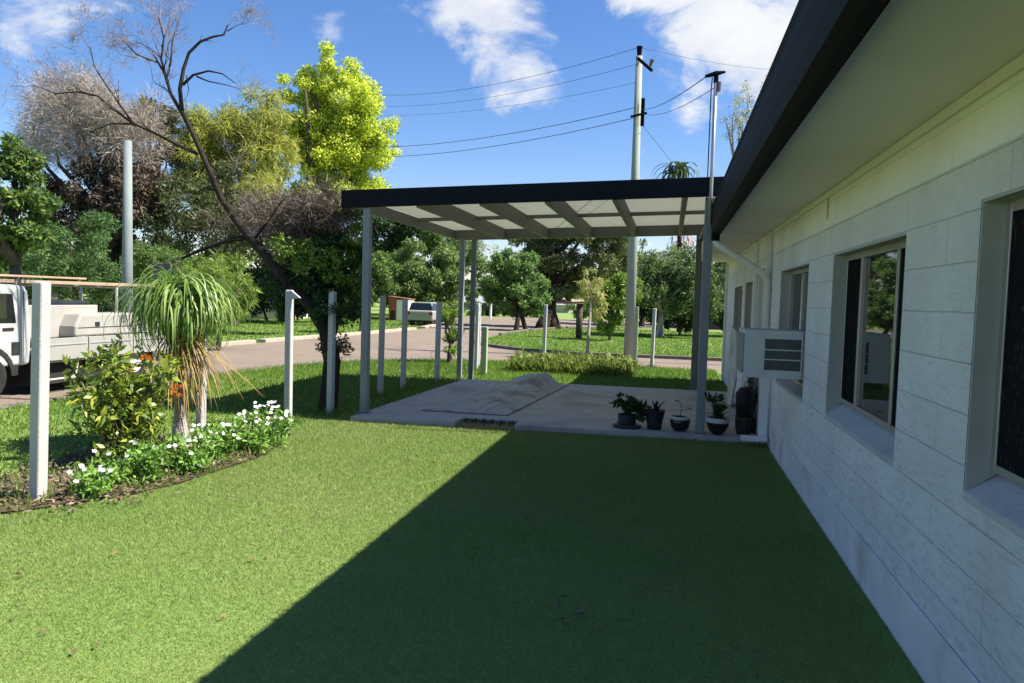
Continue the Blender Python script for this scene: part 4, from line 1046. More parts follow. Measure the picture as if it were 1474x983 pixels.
tree('casuarina', 'soft olive-yellow feathery tree between brown tree and bright yellow-green tree', 'tree', gbase(335, 34), [K(325, 200, 34, 55, 48), K(375, 178, 34, 38, 44), K(295, 240, 34, 50, 60), K(378, 240, 34, 36, 52), K(390, 158, 34, 22, 27), K(400, 215, 34.5, 30, 50), K(330, 285, 34, 70, 45)], 20000, .5, .055, G_OLIVE, droop=.5, group=TG, subs=24, r=.25)
tree('yellow_tree', 'tall bright yellow-green sunlit tree left of the carport roof', 'tree', gbase(480, 37), [K(485, 102, 37, 28, 36), K(455, 128, 37, 30, 34), K(424, 138, 37, 20, 34), K(515, 125, 37, 30, 32), K(542, 180, 37, 30, 36), K(553, 220, 37, 18, 34), K(500, 180, 37, 42, 34), K(448, 195, 37, 38, 42), K(478, 245, 37, 52, 42), K(535, 268, 37, 36, 40), K(515, 225, 37.5, 50, 46), K(410, 205, 37, 26, 46), K(430, 165, 37.4, 26, 40), K(470, 290, 37, 60, 34), K(490, 150, 37.6, 60, 50), K(480, 210, 37.8, 66, 50)], 46000, .22, .12, G_YELL, r=.35, group=TG, subs=20, subr=(.2, .4), reach=(.5, 1.0))

UND = 'shrubs and hedges across the street'
def bush(name, label, px, D, clumps, n, L, W, leaf, group=UND, **kw):
    return tree(name, label, 'shrub', gbase(px, D), clumps, n, L, W, leaf, r=.07, group=group, nl=6, **kw)


bush('round_bush', 'rounded dark green bush between the left tree and the grey street pole', 115, 24, [K(110, 350, 24, 58, 42), K(75, 385, 24, 50, 35), K(120, 400, 24, 60, 40)], 6500, .16, .05, leafmat('leaf_bush', [(.02, .045, .014), (.045, .09, .025), (.09, .14, .05)]))
bush('round_bush', 'leafy green bush just right of the grey street pole', 225, 25, [K(215, 380, 25, 48, 36), K(240, 410, 25, 50, 40)], 4500, .16, .06, G_MID)
bush('hedge', 'dark low hedge behind the truck tray', 60, 27, [K(20, 425, 27, 70, 30), K(110, 430, 27, 60, 28), K(190, 435, 27, 50, 28)], 6500, .16, .07, G_DARK)
bush('feathery_shrub', 'yellowish feathery shrub just behind the ponytail palm', 315, 20, [K(320, 395, 20, 34, 32), K(345, 425, 20, 24, 30), K(290, 400, 20, 30, 34)], 4000, .30, .035, G_BRIGHT, droop=.6)
bush('hedge', 'dark shady hedge behind the far left verge', 385, 40, [K(350, 425, 40, 45, 40), K(400, 410, 40, 40, 50), K(440, 420, 40, 35, 40), K(300, 425, 40, 40, 35)], 8000, .28, .13, G_DARK)
bush('hedge', 'green hedge with paler leaves right of the leaning trunk', 520, 31, [K(515, 420, 31, 26, 34), K(540, 395, 31, 30, 34), K(500, 445, 31, 22, 18)], 4500, .22, .10, G_MID)
tree('street_tree', 'broad mid green tree behind the parked pale car', 'tree', gbase(600, 50), [K(605, 385, 50, 48, 36), K(572, 410, 50, 40, 36), K(635, 405, 50, 36, 44), K(600, 425, 50, 50, 28), K(650, 440, 50, 28, 24)], 13000, .32, .16, leafmat('leaf_street', [(.035, .06, .018), (.065, .105, .028), (.11, .155, .042)]), group=TG, r=.3)
tree('dark_canopy_tree', 'very dark tall tree showing under the left of the carport roof', 'tree', gbase(570, 60), [K(560, 330, 60, 40, 40), K(600, 320, 60, 35, 35), K(545, 370, 60, 35, 40), K(620, 345, 60, 30, 22)], 9000, .4, .2, G_DARK, bark=PALEBARK, group=TG, r=.3)
tree('sparse_tree', 'thin pale twiggy tree with sky between its leaves right of the dark canopy', 'tree', gbase(660, 75), [K(655, 340, 75, 40, 32), K(690, 350, 75, 30, 36), K(640, 370, 75, 30, 26)], 2200, .5, .12, G_GUM, bark=PALEBARK, group=TG, r=.25, nl=16)
bush('weedy_bush', 'small bright weedy bush at the foot of the left rear carport posts', 650, 18.2, [K(652, 490, 18.2, 12, 26), K(648, 455, 18.2, 16, 20)], 1300, .09, .045, G_BRIGHT, group=None)
b7 = ground(743, 477); b7b = ground(756, 474)
tree('round_tree', 'round bright green tree with two dark trunks at the tip of the island lawn', 'tree', b7, [K(722, 405, 38, 32, 30), K(755, 402, 38, 30, 34), K(738, 385, 38, 30, 22), K(735, 435, 38, 46, 26), K(770, 430, 38, 20, 26)], 12000, .24, .11, leafmat('leaf_round', [(.035, .07, .02), (.065, .115, .03), (.115, .175, .05)]), bark=DARKBARK, r=.13, fork=at(745, 440, 37.5), trunks=[b7, b7b], group=TG)
b8 = ground(781, 473); b8b = ground(797, 473)
tree('gum_tree', 'large dark gum tree with twin thick black trunks behind the island', 'tree', b8, [K(815, 362, 43, 48, 28), K(785, 385, 43, 42, 34), K(845, 385, 43, 38, 36), K(770, 350, 43, 40, 26), K(870, 350, 43, 36, 32), K(820, 320, 43, 70, 40), K(815, 410, 43, 40, 25)], 15000, .34, .11, leafmat('leaf_gumdark', [(.04, .05, .02), (.075, .09, .032), (.13, .14, .055)]), bark=DARKBARK, r=.36, fork=at(795, 425, 43), trunks=[b8, b8b], group=TG, droop=.3)
b9 = ground(845, 513)
tree('sapling', 'thin young tree with drooping yellowish leaves beyond the rear bed', 'tree', b9, [K(852, 410, 22.5, 15, 26), K(862, 440, 22.5, 12, 26), K(838, 425, 22.5, 10, 14)], 900, .22, .035, leafmat('leaf_sapling', [(.16, .17, .05), (.25, .24, .08), (.12, .15, .04)]), bark=PALEBARK, r=.05, fork=at(852, 420, 22.5), droop=.9)
bush('bright_bush', 'bright lime green bush left of the power pole', 880, 31, [K(878, 440, 31, 30, 30), K(895, 420, 31, 24, 26), K(872, 465, 31, 26, 16)], 5000, .2, .10, G_BRIGHT)
tree('slender_gum', 'slender pale gum tree with narrow leaves right of the power pole', 'tree', gbase(953, 36), [K(962, 372, 36, 22, 18), K(955, 400, 36, 26, 34), K(930, 385, 36, 16, 30), K(985, 400, 36, 24, 32)], 4200, .28, .06, leafmat('leaf_slender', [(.04, .07, .025), (.08, .12, .045), (.16, .19, .10)]), bark=PALEBARK, r=.16, group=TG, droop=.4, nl=14)
bush('hedge', 'dark hedge along the back of the island lawn', 980, 38, [K(930, 450, 38, 34, 32), K(985, 450, 38, 42, 32), K(1030, 445, 38, 36, 36), K(905, 440, 38, 24, 44), K(1075, 445, 38, 40, 40)], 11000, .24, .11, leafmat('leaf_hedge2', [(.014, .032, .010), (.03, .06, .016), (.06, .09, .03)]))
tree('tall_tree', 'mixed dark tree with reddish leaves behind the power pole top under the roof', 'tree', gbase(890, 52), [K(890, 370, 52, 34, 34), K(905, 395, 52, 30, 30), K(870, 390, 52, 24, 30)], 6000, .34, .14, leafmat('leaf_mixed', [(.03, .05, .016), (.07, .08, .03), (.16, .13, .05)]), group=TG, bark=DARKBARK)
tree('leafy_tree', 'leafy green tree seen between the carport posts and the house corner', 'tree', gbase(1060, 60), [K(1040, 395, 60, 28, 24), K(1075, 400, 60, 35, 28)], 4000, .34, .16, G_MID, group=TG)
tree('gum_sapling', 'thin grey-green gum top rising above the gutter of the white house', 'tree', gbase(1078, 20), [K(1068, 150, 20, 14, 26), K(1058, 180, 20, 14, 22), K(1076, 190, 20, 14, 28), K(1072, 120, 20, 8, 14), K(1104, 118, 20, 8, 12), K(1085, 230, 20, 20, 40)], 1500, .13, .035, leafmat('leaf_greygum', [(.10, .12, .06), (.17, .18, .11), (.26, .26, .2)]), bark=PALEBARK, r=.08, droop=.7, nl=20, subr=(.3, .6))
tree('filling_tree', 'mid green tree glimpsed between the left rear carport posts and the pale twiggy tree', 'tree', gbase(648, 58), [K(640, 350, 58, 30, 30), K(668, 375, 58, 26, 28), K(625, 330, 58, 24, 20), K(690, 385, 58, 20, 24)], 4500, .34, .16, G_MID, group=TG, r=.25)
tree('dark_gum', 'dark leafy tree filling the gap between power pole and right carport posts', 'tree', gbase(945, 35), [K(935, 405, 35, 26, 40), K(990, 405, 35, 30, 46), K(1012, 430, 35, 26, 40), K(918, 430, 35, 18, 30), K(965, 430, 35, 30, 30)], 5200, .26, .11, leafmat('leaf_darkgum', [(.018, .036, .012), (.04, .07, .02), (.085, .12, .035)]), group=TG, bark=PALEBARK, r=.12, nl=12)
# far backdrop trees
k = 0
BACK = [(-120, 60, 330), (-20, 75, 370), (60, 85, 385), (180, 75, 380), (270, 80, 375), (350, 90, 360), (430, 85, 390), (520, 95, 395), (590, 100, 400), (650, 85, 412), (690, 105, 395), (740, 110, 405), (800, 95, 405), (850, 100, 395), (910, 90, 400), (960, 105, 395), (1010, 85, 400), (1080, 95, 380), (1160, 80, 370)]
SEENLAB = ['shaded', 'grey-green', 'olive', 'mid green', 'dull green']
bt0 = None
for (px, D, ytop) in BACK:
    yb = 430; h = (yb-ytop)/2
    kind = k % 3
    o = tree('background_tree', 'distant dull green tree in the line closing the view', 'tree', gbase(px, D), [K(px, ytop+h*.8, D, 42, h*.8), K(px-30, ytop+h*1.2, D, 30, h*.7), K(px+30, ytop+h*1.1, D, 32, h*.8), K(px, ytop+h*1.7, D, 50, h*.5)], 3200, .6, .3, [G_MID, G_DARK, G_GUM][kind], group='distant trees closing the view', r=.3, nl=5)
    k += 1

for (px, D, ytop) in [(-150, 44, 300), (-60, 46, 330), (20, 42, 345), (70, 46, 320), (140, 44, 320), (215, 46, 330), (290, 44, 330), (360, 46, 330), (430, 48, 320)]:
    h = (455-ytop)/2
    tree('dense_tree', 'dense dark tree filling the gap low behind the browned tree and brushwood', 'tree', gbase(px, D), [K(px, ytop+h*.7, D, 46, h*.75), K(px-30, ytop+h*1.2, D, 34, h*.8), K(px+34, ytop+h*1.1, D, 34, h*.8), K(px, ytop+h*1.6, D, 56, h*.5)], 3200, .36, .18, [G_DARK, G_MID][px % 4 == 0], group='dense trees low behind the browned tree', r=.22, nl=5)
for (px, D, yt, yb, lf, lab) in [(925, 50, 350, 440, G_GUM, 'grey-green tree behind the pole and the slender gum'), (985, 54, 352, 440, G_MID, 'mid green tree behind the palm trunk under the carport roof'), (1025, 50, 372, 450, G_DARK, 'dark tree between the right carport posts and the orange-roofed house'), (1085, 58, 385, 440, G_OLIVE, 'olive tree behind the orange tile roof')]:
    h = (yb-yt)/2
    tree('backing_tree', lab, 'tree', gbase(px, D), [K(px, yt+h, D, 34, h), K(px-18, yt+h*1.3, D, 22, h*.8), K(px+18, yt+h*1.2, D, 22, h*.8)], 3000, .36, .16, lf, group=TG, r=.2, nl=6, bark=DARKBARK)
for (px, D, yt, lab) in [(705, 66, 432, 'far low hedge across the road left of the round tree trunks'), (765, 66, 434, 'far low hedge seen between the round tree and the gum trunks'), (850, 60, 436, 'far low hedge right of the twin gum trunks'), (625, 60, 440, 'far low hedge just right of the parked pale car')]:
    bush('hedge', lab, px, D, [K(px-18, yt+12, D, 22, 13), K(px+14, yt+12, D, 24, 14), K(px, yt+16, D, 34, 9)], 1800, .3, .14, [G_MID, G_DARK][px % 2])
# palm behind the carport
pb = gbase(980, 42); pl = thing('palm_tree', 'palm tree with curling dark fronds showing just above the carport roof', 'palm', pb)
pc = at(978, 250, 42)
mb = MB(); mb.tube([Vector(pb)-Vector((0, 0, .2)), Vector(pb).lerp(pc, .5), pc], [.17, .13, .11], n=10); mb.build('trunk', DARKBARK, pl, smooth=True)


def arcs(n, c, L, e0, droop, wd, m=7, spread=.0, az=None):
    a = RNG.uniform(0, 2*np.pi, n) if az is None else az
    el = RNG.uniform(e0[0], e0[1], n); LL = RNG.uniform(L[0], L[1], n); dr = RNG.uniform(droop[0], droop[1], n)
    P = np.zeros((n, m, 3)); S = np.zeros((n, m, 3)); Wd = np.zeros((n, m))
    p = np.tile(np.array(c), (n, 1))+RNG.normal(size=(n, 3))*spread
    side = np.stack([-np.sin(a), np.cos(a), np.zeros(n)], 1)
    jit = RNG.normal(size=n)*.12
    for i in range(m):
        P[:, i] = p; S[:, i] = side; t = i/(m-1); Wd[:, i] = wd*(1-t)**.6*(.6+1.2*min(t*4, .35))+.0006
        e = el-dr*t; aa = a+jit*t*2
        p = p+np.stack([np.cos(e)*np.cos(aa), np.cos(e)*np.sin(aa), np.sin(e)], 1)*(LL/(m-1))[:, None]
    return P, S, Wd


P, S, W_ = arcs(30, pc, (1.5, 2.6), (.4, 1.4), (2.2, 4.4), .13, m=10)
strips_mesh('frond', P, S, W_, leafmat('palm_leaf', [(.015, .03, .012), (.03, .055, .02), (.06, .09, .03)], gain=1.3), pl)
P, S, W_ = arcs(45, at(982, 345, 42), (.5, 1.1), (-.9, 0), (.6, 1.4), .05, m=6, spread=.3)
strips_mesh('dead_skirt', P, S, W_, leafmat('dead_palm', [(.12, .05, .03), (.2, .09, .05), (.1, .06, .04)]), pl)

# ------------------------------------------------------------------ the leaning tree by the fence
DL = 10.2
lb = Vector((-4.5, 9.62, 0)); lt = thing('leaning_tree', 'dark leaning half-dead tree by the fence with bare branches reaching up left', 'tree', lb)
def pts(lst, D0=DL): return [at(a, b_, D0+(c[0] if c else 0)) for a, b_, *c in lst]
mb = MB()
mb.tube([lb-Vector((0, 0, .15)), lb+Vector((0, 0, .1))]+pts([(478, 520), (470, 475), (448, 440), (420, 412), (392, 380), (362, 345), (340, 318), (318, 285), (303, 250), (288, 215), (272, 180), (260, 158)]), [.19, .125, .112, .105, .092, .08, .066, .056, .048, .041, .037, .034, .031, .029], n=12)
mb.tube(pts([(474, 480), (488, 430), (495, 385), (480, 340)]), [.10, .07, .05, .02], n=8)
mb.tube(pts([(455, 445), (452, 400), (440, 350, .1), (455, 300, .2)]), [.07, .05, .035, .012], n=8)
mb.build('trunk', DARKBARK, lt, smooth=True)
mb = MB(); fine = MB(); rt = random.Random(4)


def twigs(p, d, L, r, depth, grav=0.0):
    n = 4; q = [Vector(p)]; dd = Vector(d).normalized()
    for i in range(n):
        dd = (dd+Vector((rt.gauss(0, .18), rt.gauss(0, .18), rt.gauss(0, .18)-grav))).normalized(); q.append(q[-1]+dd*L/n)
    (mb if r > .006 else fine).tube(q, [r, r*.8, r*.6, r*.45, r*.25], n=5 if r > .006 else 3, cap=False)
    if depth <= 0: return
    for i in range(rt.choice((2, 3, 4))):
        j = rt.randint(1, n); nd = (dd+Vector((rt.gauss(0, .55), rt.gauss(0, .55), rt.gauss(.1, .5)))).normalized()
        twigs(q[j], nd, L*rt.uniform(.5, .8), max(r*.5, .0018), depth-1, grav)


def branch(lst, r0, r1, depth=2, L=.45, every=2, up=None, grav=0.0):
    q = pts(lst); n = len(q); rr = [r0+(r1-r0)*i/(n-1) for i in range(n)]
    mb.tube(q, rr, n=8)
    for i in range(1, n):
        d = (q[i]-q[i-1]).normalized()
        if i % every == 0 or i == n-1:
            for k in range(3 if i == n-1 else 2):
                twigs(q[i], d+Vector((rt.gauss(0, .5), rt.gauss(0, .5), rt.gauss(.2, .4))), L*rt.uniform(.7, 1.2), max(rr[i]*.5, .004), depth, grav)


branch([(260, 160), (246, 135), (238, 108), (232, 85), (236, 55), (228, 25)], .027, .007, depth=4, L=.42, every=1)
branch([(242, 118), (228, 90), (212, 85), (196, 78), (175, 55)], .018, .005, depth=4, L=.36, every=1)
branch([(240, 112), (246, 88), (248, 60), (255, 35)], .016, .005, depth=3, L=.36, every=1)
branch([(262, 160), (259, 128), (264, 100), (272, 76), (288, 60), (306, 53), (322, 50), (328, 36)], .029, .009, depth=1, L=.16, every=4)
branch([(327, 45), (335, 40), (345, 35)], .008, .003, depth=4, L=.32, every=1, grav=.05)
branch([(263, 122), (278, 108), (300, 102), (320, 106), (342, 122)], .022, .004, depth=1, L=.2, every=4)
branch([(283, 110), (300, 117), (325, 122), (345, 128)], .012, .003, depth=3, L=.24, every=3)
branch([(268, 108), (272, 130), (268, 140)], .008, .002, depth=1, L=.1, every=5)
branch([(284, 222), (255, 208), (220, 190), (192, 178), (172, 150), (150, 118), (136, 96), (130, 70)], .022, .005, depth=4, L=.34, every=2)
branch([(195, 180), (168, 160), (140, 138), (110, 132), (80, 135), (55, 125)], .020, .004, depth=4, L=.36, every=1)
branch([(190, 178), (160, 178), (130, 190), (100, 185)], .014, .004, depth=3, L=.34, every=1)
branch([(355, 342), (330, 345), (300, 355), (262, 372)], .038, .018, depth=1, L=.3, every=3)
branch([(330, 305), (325, 278), (334, 250), (338, 235)], .016, .006, depth=2, L=.25, every=2)
branch([(365, 345), (385, 320), (405, 290), (430, 275)], .02, .006, depth=2, L=.3, every=2)
branch([(312, 275), (295, 270), (278, 280)], .015, .005, depth=2, L=.25, every=2)
branch([(380, 365), (372, 330), (370, 300)], .016, .005, depth=2, L=.3, every=1)
branch([(410, 400), (420, 360), (425, 320), (440, 290)], .02, .005, depth=2, L=.3, every=1)
mb.build('branch', DARKBARK, lt, smooth=True)
fine.build('twigs', surf('twig_bark', (.30, .24, .21), (.17, .135, .115), rough=.95, scale=6), lt)
crown('brown_twigs', [K(455, 300, DL+.2, 52, 32), K(480, 330, DL+.2, 42, 46), K(430, 330, DL+.3, 40, 40), K(390, 320, DL+.4, 40, 40)], 14000, .16, .0075, TWIGB, lt, subs=20, subr=(.3, .6), out=.8)
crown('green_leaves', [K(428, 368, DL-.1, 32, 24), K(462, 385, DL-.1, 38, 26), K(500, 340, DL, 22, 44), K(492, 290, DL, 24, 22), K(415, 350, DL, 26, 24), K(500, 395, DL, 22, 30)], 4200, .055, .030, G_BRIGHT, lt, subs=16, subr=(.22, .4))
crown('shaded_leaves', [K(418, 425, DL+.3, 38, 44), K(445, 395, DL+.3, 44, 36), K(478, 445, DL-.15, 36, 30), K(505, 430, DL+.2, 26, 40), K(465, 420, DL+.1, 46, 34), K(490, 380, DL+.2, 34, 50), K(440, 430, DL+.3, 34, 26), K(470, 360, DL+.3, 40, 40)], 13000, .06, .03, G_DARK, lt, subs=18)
crown('stem_leaves', [K(482, 500, DL, 20, 24), K(495, 515, DL, 10, 18), K(462, 495, DL, 8, 14)], 500, .05, .03, leafmat('leaf_stem', [(.05, .06, .02), (.12, .10, .05), (.04, .05, .02)]), lt, subs=8)

# ------------------------------------------------------------------ garden bed plants
pb = Vector((-4.73, 6.74, 0)); pp = thing('ponytail_palm', 'ponytail palm with pale trunk and drooping strap leaves in the garden bed', 'palm', pb)
mb = MB(); mb.tube([pb-Vector((0, 0, .1)), pb+Vector((0, 0, .08)), pb+Vector((.0, 0, .35)), pb+Vector((.0, .0, .8)), pb+Vector((-.02, 0, 1.35))], [.13, .10, .06, .05, .045], n=14); mb.build('trunk', surf('palm_trunk', (.55, .51, .45), (.33, .30, .26), rough=.9, scale=8, bump=.6, bscale=30, stretch=(1, 1, 2.5)), pp, smooth=True)
top = pb+Vector((-.02, 0, 1.38))
STRAP = leafmat('strap_leaf', [(.05, .10, .018), (.09, .16, .028), (.15, .23, .05), (.22, .27, .10)], rough=.4, trans=.3, spec=.4, gain=1.55)
P, S, W_ = arcs(950, top-Vector((0, 0, .0)), (.4, 1.08), (.75, 1.56), (2.8, 4.5), .0105, m=11, spread=.07)
strips_mesh('green_leaves', P, S, W_, STRAP, pp)
P, S, W_ = arcs(14, top, (.45, .6), (1.2, 1.55), (.1, .5), .006, m=6, spread=.03)
strips_mesh('new_leaves', P, S, W_, STRAP, pp)
P, S, W_ = arcs(210, top-Vector((0, 0, .2)), (.5, 1.0), (-1.25, -.35), (.3, 1.1), .006, m=8, spread=.06, az=RNG.normal(-.1, .9, 210))
strips_mesh('dead_leaves', P, S, W_, leafmat('strap_dead', [(.24, .16, .05), (.34, .24, .08), (.16, .11, .045), (.28, .25, .07)], trans=.3, gain=1.3), pp)

sb = Vector((-4.75, 6.0, 0))
IXLEAF = leafmat('ixora_leaf', [(.03, .055, .012), (.06, .10, .015), (.12, .165, .02), (.26, .27, .04)], rough=.35, trans=.4, spec=.5, gain=2.0)
sh = thing('flowering_shrub', 'yellow-green broadleaf shrub with orange flower heads in the garden bed', 'shrub', sb)
c = crown('leaves', [(-5.05, 6.2, 1.02, .16, .18, .12), (-4.75, 6.0, .55, .34, .34, .34), (-4.95, 5.95, .75, .28, .3, .22), (-4.6, 6.15, .80, .22, .25, .22), (-4.65, 5.85, .35, .3, .3, .26), (-4.98, 6.1, .4, .25, .3, .28), (-5.0, 6.3, .92, .2, .2, .14)], 2500, .085, .036, IXLEAF, sh, subs=16, subr=(.2, .42), up=.5, reach=(.5, 1.1))
mb = MB(); limbs(mb, sb, .035, list(c[::5])); mb.build('stem', BARK, sh, smooth=True)
ORANGE = leafmat('orange_petal', [(.55, .12, .02), (.65, .22, .03), (.5, .08, .02)], trans=.2, gain=1)
for q in (at(210, 517, 6.5), at(254, 570, 6.5), at(131, 529, 7.3), at(183, 535, 7.0), at(255, 560, 6.6)):
    d = rdir(34); d[:, 2] = np.abs(d[:, 2])*.8
    quads_mesh('flower_head', leaf_quads(np.array(q)+d*.022, d+rdir(34)*.4, rdir(34), np.full(34, .035), np.full(34, .022)), ORANGE, sh)

WPET = leafmat('white_petal', [(.80, .80, .78), (.85, .84, .82), (.75, .76, .74)], trans=.25, gain=.9)
VINCA = leafmat('vinca_leaf', [(.03, .07, .014), (.06, .12, .02), (.10, .18, .03), (.14, .22, .05)], rough=.4, trans=.3)


def vinca(base, r, h, nl, nf, label):
    t = thing('white_flower_plant', label, 'flowering plant', base, 'white flowering plants along the garden bed')
    bx, by = base[0], base[1]
    crown('leaves', [(bx, by, h*.5, r, r, h*.5), (bx+r*.3, by-r*.2, h*.35, r*.7, r*.7, h*.35)], nl, .055, .024, VINCA, t, subs=18, subr=(.22, .4), up=.5, out=.7)
    V = []
    for i in range(nf):
        a = RNG.uniform(0, 2*np.pi); rr = r*math.sqrt(RNG.uniform(0, 1))*1.0; z = h*(.72+.35*(1-(rr/r)**2))+RNG.uniform(-.03, .05)
        c = np.array([bx+rr*math.cos(a), by+rr*math.sin(a), z]); nrm = unit(np.array([.35, -.45, .8])+RNG.normal(size=3)*.35)
        u = unit(np.cross(nrm, [0, 0, 1.0])); v = np.cross(nrm, u)
        for q in range(5):
            an = q*2*math.pi/5+a; dirn = u*math.cos(an)+v*math.sin(an); V.append(leaf_quads(c[None], dirn[None]+nrm[None]*.15, nrm[None], np.array([.023]), np.array([.022]))[0])
        quads_mesh('flower', np.array(V), WPET, t); V = []
    mb = MB()
    for i in range(6): mb.tube([(bx, by, 0), (bx+RNG.uniform(-r, r)*.4, by+RNG.uniform(-r, r)*.4, h*.4), (bx+RNG.uniform(-r, r)*.7, by+RNG.uniform(-r, r)*.7, h*.8)], [.008, .006, .003], n=5)
    mb.build('stem', surf('green_stem', (.10, .13, .05)), t)


vinca((-4.22, 4.92, 0), .15, .22, 420, 12, 'small white-flowered plant at the left end of the bed by the nearest post')
vinca((-4.18, 5.45, 0), .22, .30, 800, 6, 'leafy white-flowered plant below the orange-flowered shrub')
vinca((-4.32, 5.2, 0), .2, .26, 600, 5, 'low white-flowered plant between the nearest post and the orange-flowered shrub')
vinca((-4.05, 5.85, 0), .24, .32, 900, 9, 'white-flowered plant in the middle of the bed edge')
vinca((-4.12, 6.35, 0), .24, .34, 900, 18, 'white-flowered plant in front of the pale palm trunk')
vinca((-4.0, 6.72, 0), .24, .36, 900, 14, 'white-flowered plant just right of the palm trunk')
vinca((-4.0, 7.1, 0), .25, .42, 1100, 34, 'fullest white-flowered plant at the right end of the bed')
# creeping weeds that knit the bed edge into the lawn
n = 5200
x = RNG.uniform(-5.6, -3.6, n); y = RNG.uniform(4.3, 7.5, n); k = in_poly(x, y, bedpoly) & ((RNG.uniform(0, 1, n) < .22+.5*(np.sin(x*6+1)*np.sin(y*5) > .1)) | (x > -4.25+.1*np.sin(y*7)))
x, y = x[k], y[k]; n = len(x); A = RNG.normal(size=(n, 3))*.6; A[:, 2] = np.abs(A[:, 2])+.45
props(quads_mesh('bed_weeds', leaf_quads(np.stack([x+RNG.normal(size=n)*.04, y+RNG.normal(size=n)*.04, np.full(n, .015)], 1), A, rdir(n), RNG.uniform(.04, .13, n), RNG.uniform(.008, .022, n)), leafmat('weed_leaf', [(.05, .09, .02), (.09, .14, .03), (.14, .18, .05), (.18, .15, .06)], gain=1.6)), kind='stuff')
# low strappy plants at the rear bed
n = 3800
x = RNG.uniform(-3.4, -.7, n); y = RNG.uniform(16.2, 17.5, n)
P = np.stack([x, y, np.zeros(n)], 1); A = RNG.normal(size=(n, 3))*.45; A[:, 2] = 1
props(quads_mesh('bedding_plants', leaf_quads(P, A, rdir(n), RNG.uniform(.18, .42, n), RNG.uniform(.02, .045, n)), leafmat('bed_leaf', [(.07, .10, .02), (.12, .16, .03), (.19, .23, .06)], gain=1.7)), kind='stuff')
n = 1500
P = np.stack([RNG.uniform(-3.35, -.75, n), RNG.uniform(16.25, 17.45, n), RNG.uniform(.15, .38, n)], 1)
props(quads_mesh('bedding_leaves', leaf_quads(P, rdir(n), rdir(n)+np.array([0, 0, .6]), RNG.uniform(.08, .16, n), RNG.uniform(.03, .06, n)), leafmat('bed_leaf', [(.1, .2, .05)])), kind='stuff')

# ------------------------------------------------------------------ pots on the slab edge
POTD = surf('dark_glaze', (.015, .014, .014), (.010, .009, .009), rough=.25, spec=.5)
POTG = surf('grey_pot', (.03, .03, .033), (.02, .02, .022), rough=.6)
POTL = surf('pale_rim', (.55, .55, .53), (.45, .45, .43), rough=.5)
PG = 'potted plants along the slab edge'
PLEAF = leafmat('pot_leaf', [(.02, .045, .014), (.035, .07, .018), (.06, .11, .025)], trans=.2, gain=1)
PDARK = leafmat('pot_dark_leaf', [(.012, .02, .010), (.02, .035, .014)], trans=.1, gain=1)
Z = .076


def pot(base, prof, mat, label, name='plant_pot'):
    t = thing(name, label, 'potted plant', (base[0], base[1], Z), PG)
    top = prof[-1]
    mb = MB(); mb.lathe(prof+[(top[0]-.015, top[1]), (top[0]-.02, top[1]-.03)], (base[0], base[1], Z+.001), n=28); mb.build('pot', mat, t, smooth=True)
    mb = MB(); mb.lathe([(.001, top[1]-.032), (top[0]-.022, top[1]-.031)], (base[0], base[1], Z), n=20, cap=False); mb.build('potting_soil', SOIL, t)
    t.scale = (.88, .88, .88)
    return t


t = pot((-.46, 9.33), [(.09, 0), (.13, .03), (.12, .10), (.13, .18)], POTG, 'squat grey pot with trailing bright green leaves, leftmost on the slab edge')
crown('leaves', [(-.38, 9.33, .36, .15, .12, .10), (-.55, 9.33, .40, .08, .08, .10), (-.27, 9.3, .25, .07, .08, .10)], 420, .075, .05, PLEAF, t, subs=10)
mb = MB(); mb.lathe([(.19, 0), (.20, .03), (.16, .045), (.09, .05)], (-.46, 9.33, Z), n=24); mb.build('saucer', POTG, t, smooth=True)
t = pot((-.13, 9.32), [(.095, 0), (.11, .12), (.14, .25), (.15, .26)], POTG, 'ragged dark tapered pot with a dark stubby plant, second from left')
P, S, W_ = arcs(9, (-.13, 9.32, Z+.23), (.12, .26), (.6, 1.5), (.2, 1.0), .03, m=6, spread=.02); strips_mesh('leaves', P, S, W_, PDARK, t)
t = pot((.17, 9.3), [(.075, 0), (.12, .05), (.135, .12), (.125, .19)], POTD, 'round black glazed pot with pale rim and a wispy sprig left of the post')
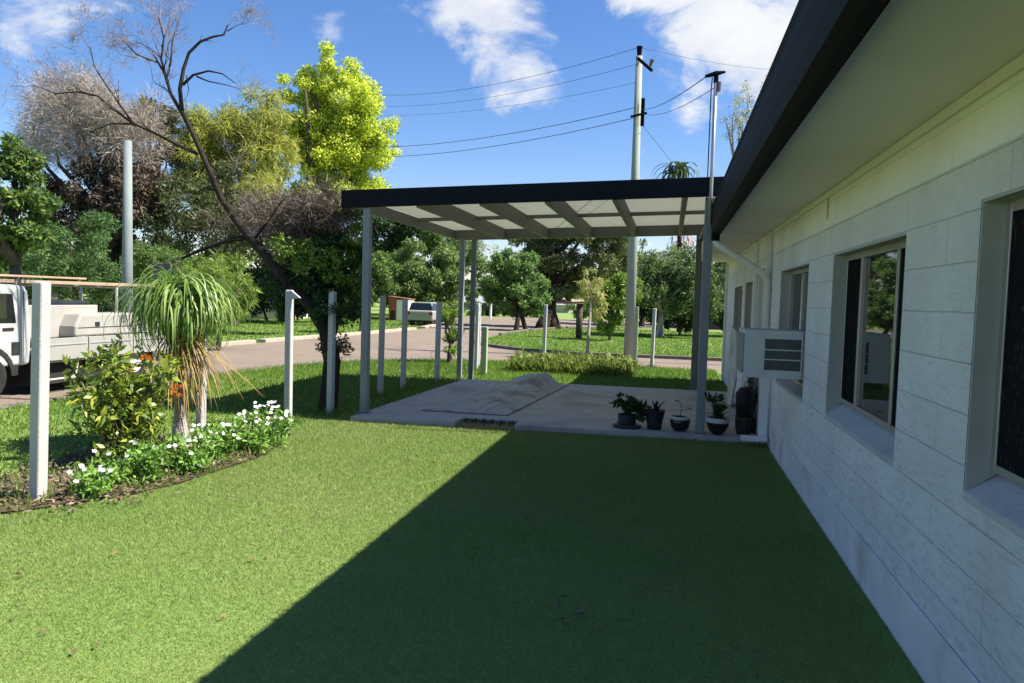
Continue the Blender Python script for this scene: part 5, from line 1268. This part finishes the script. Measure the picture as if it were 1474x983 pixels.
mb = MB(); mb.lathe([(.129, .16), (.134, .175), (.132, .20), (.12, .202), (.118, .19)], (.17, 9.3, Z), n=28, cap=False); mb.build('rim', POTL, t, smooth=True)
mb = MB(); mb.tube([(.17, 9.3, Z+.15), (.18, 9.3, Z+.34), (.14, 9.3, Z+.42), (.10, 9.3, Z+.40)], [.006, .005, .005, .012], n=6); mb.tube([(.18, 9.3, Z+.28), (.26, 9.3, Z+.30), (.31, 9.3, Z+.31)], [.004, .004, .012], n=6); mb.build('stem', PDARK, t)
t = pot((.60, 9.22), [(.06, 0), (.11, .05), (.145, .14), (.145, .21)], POTD, 'round black glazed pot with pale rim and broad green leaves right of the post')
mb = MB(); mb.lathe([(.148, .165), (.152, .18), (.15, .225), (.135, .228), (.13, .21)], (.60, 9.22, Z), n=28, cap=False); mb.build('rim', POTL, t, smooth=True)
P, S, W_ = arcs(16, (.60, 9.22, Z+.2), (.22, .42), (.3, 1.3), (.4, 1.5), .035, m=7, spread=.02); strips_mesh('leaves', P, S, W_, PLEAF, t)
crown('upper_leaves', [(.58, 9.24, .48, .16, .12, .12)], 60, .10, .05, PLEAF, t, subs=8)
t = pot((.90, 9.35), [(.085, 0), (.10, .06), (.11, .22), (.11, .24)], POTG, 'tall dark wrapped pot beside the white upright board')
mb = MB(); mb.tube([(.90, 9.35, Z+.2), (.90, 9.35, Z+.55), (.91, 9.35, Z+.62)], [.10, .115, .07], n=14); mb.build('wrapped_plant', surf('black_wrap', (.012, .012, .014), rough=.7), t, smooth=True)
t = pot((1.03, 9.55), [(.09, 0), (.10, .05), (.11, .18), (.11, .19)], POTG, 'small dark pot with spindly twigs in the corner by the wall')
mb = MB()
for i in range(14):
    a = rt.uniform(0, 6.28); mb.tube([(1.0, 9.55, Z+.15), (1.0+.06*math.cos(a), 9.55+.06*math.sin(a), Z+.4), (1.0+.12*math.cos(a), 9.55+.14*math.sin(a), Z+rt.uniform(.5, .75))], [.006, .004, .002], n=5)
mb.build('stem', DARKBARK, t)
crown('leaves', [(.98, 9.5, .55, .10, .14, .25)], 160, .06, .03, PDARK, t, subs=10)
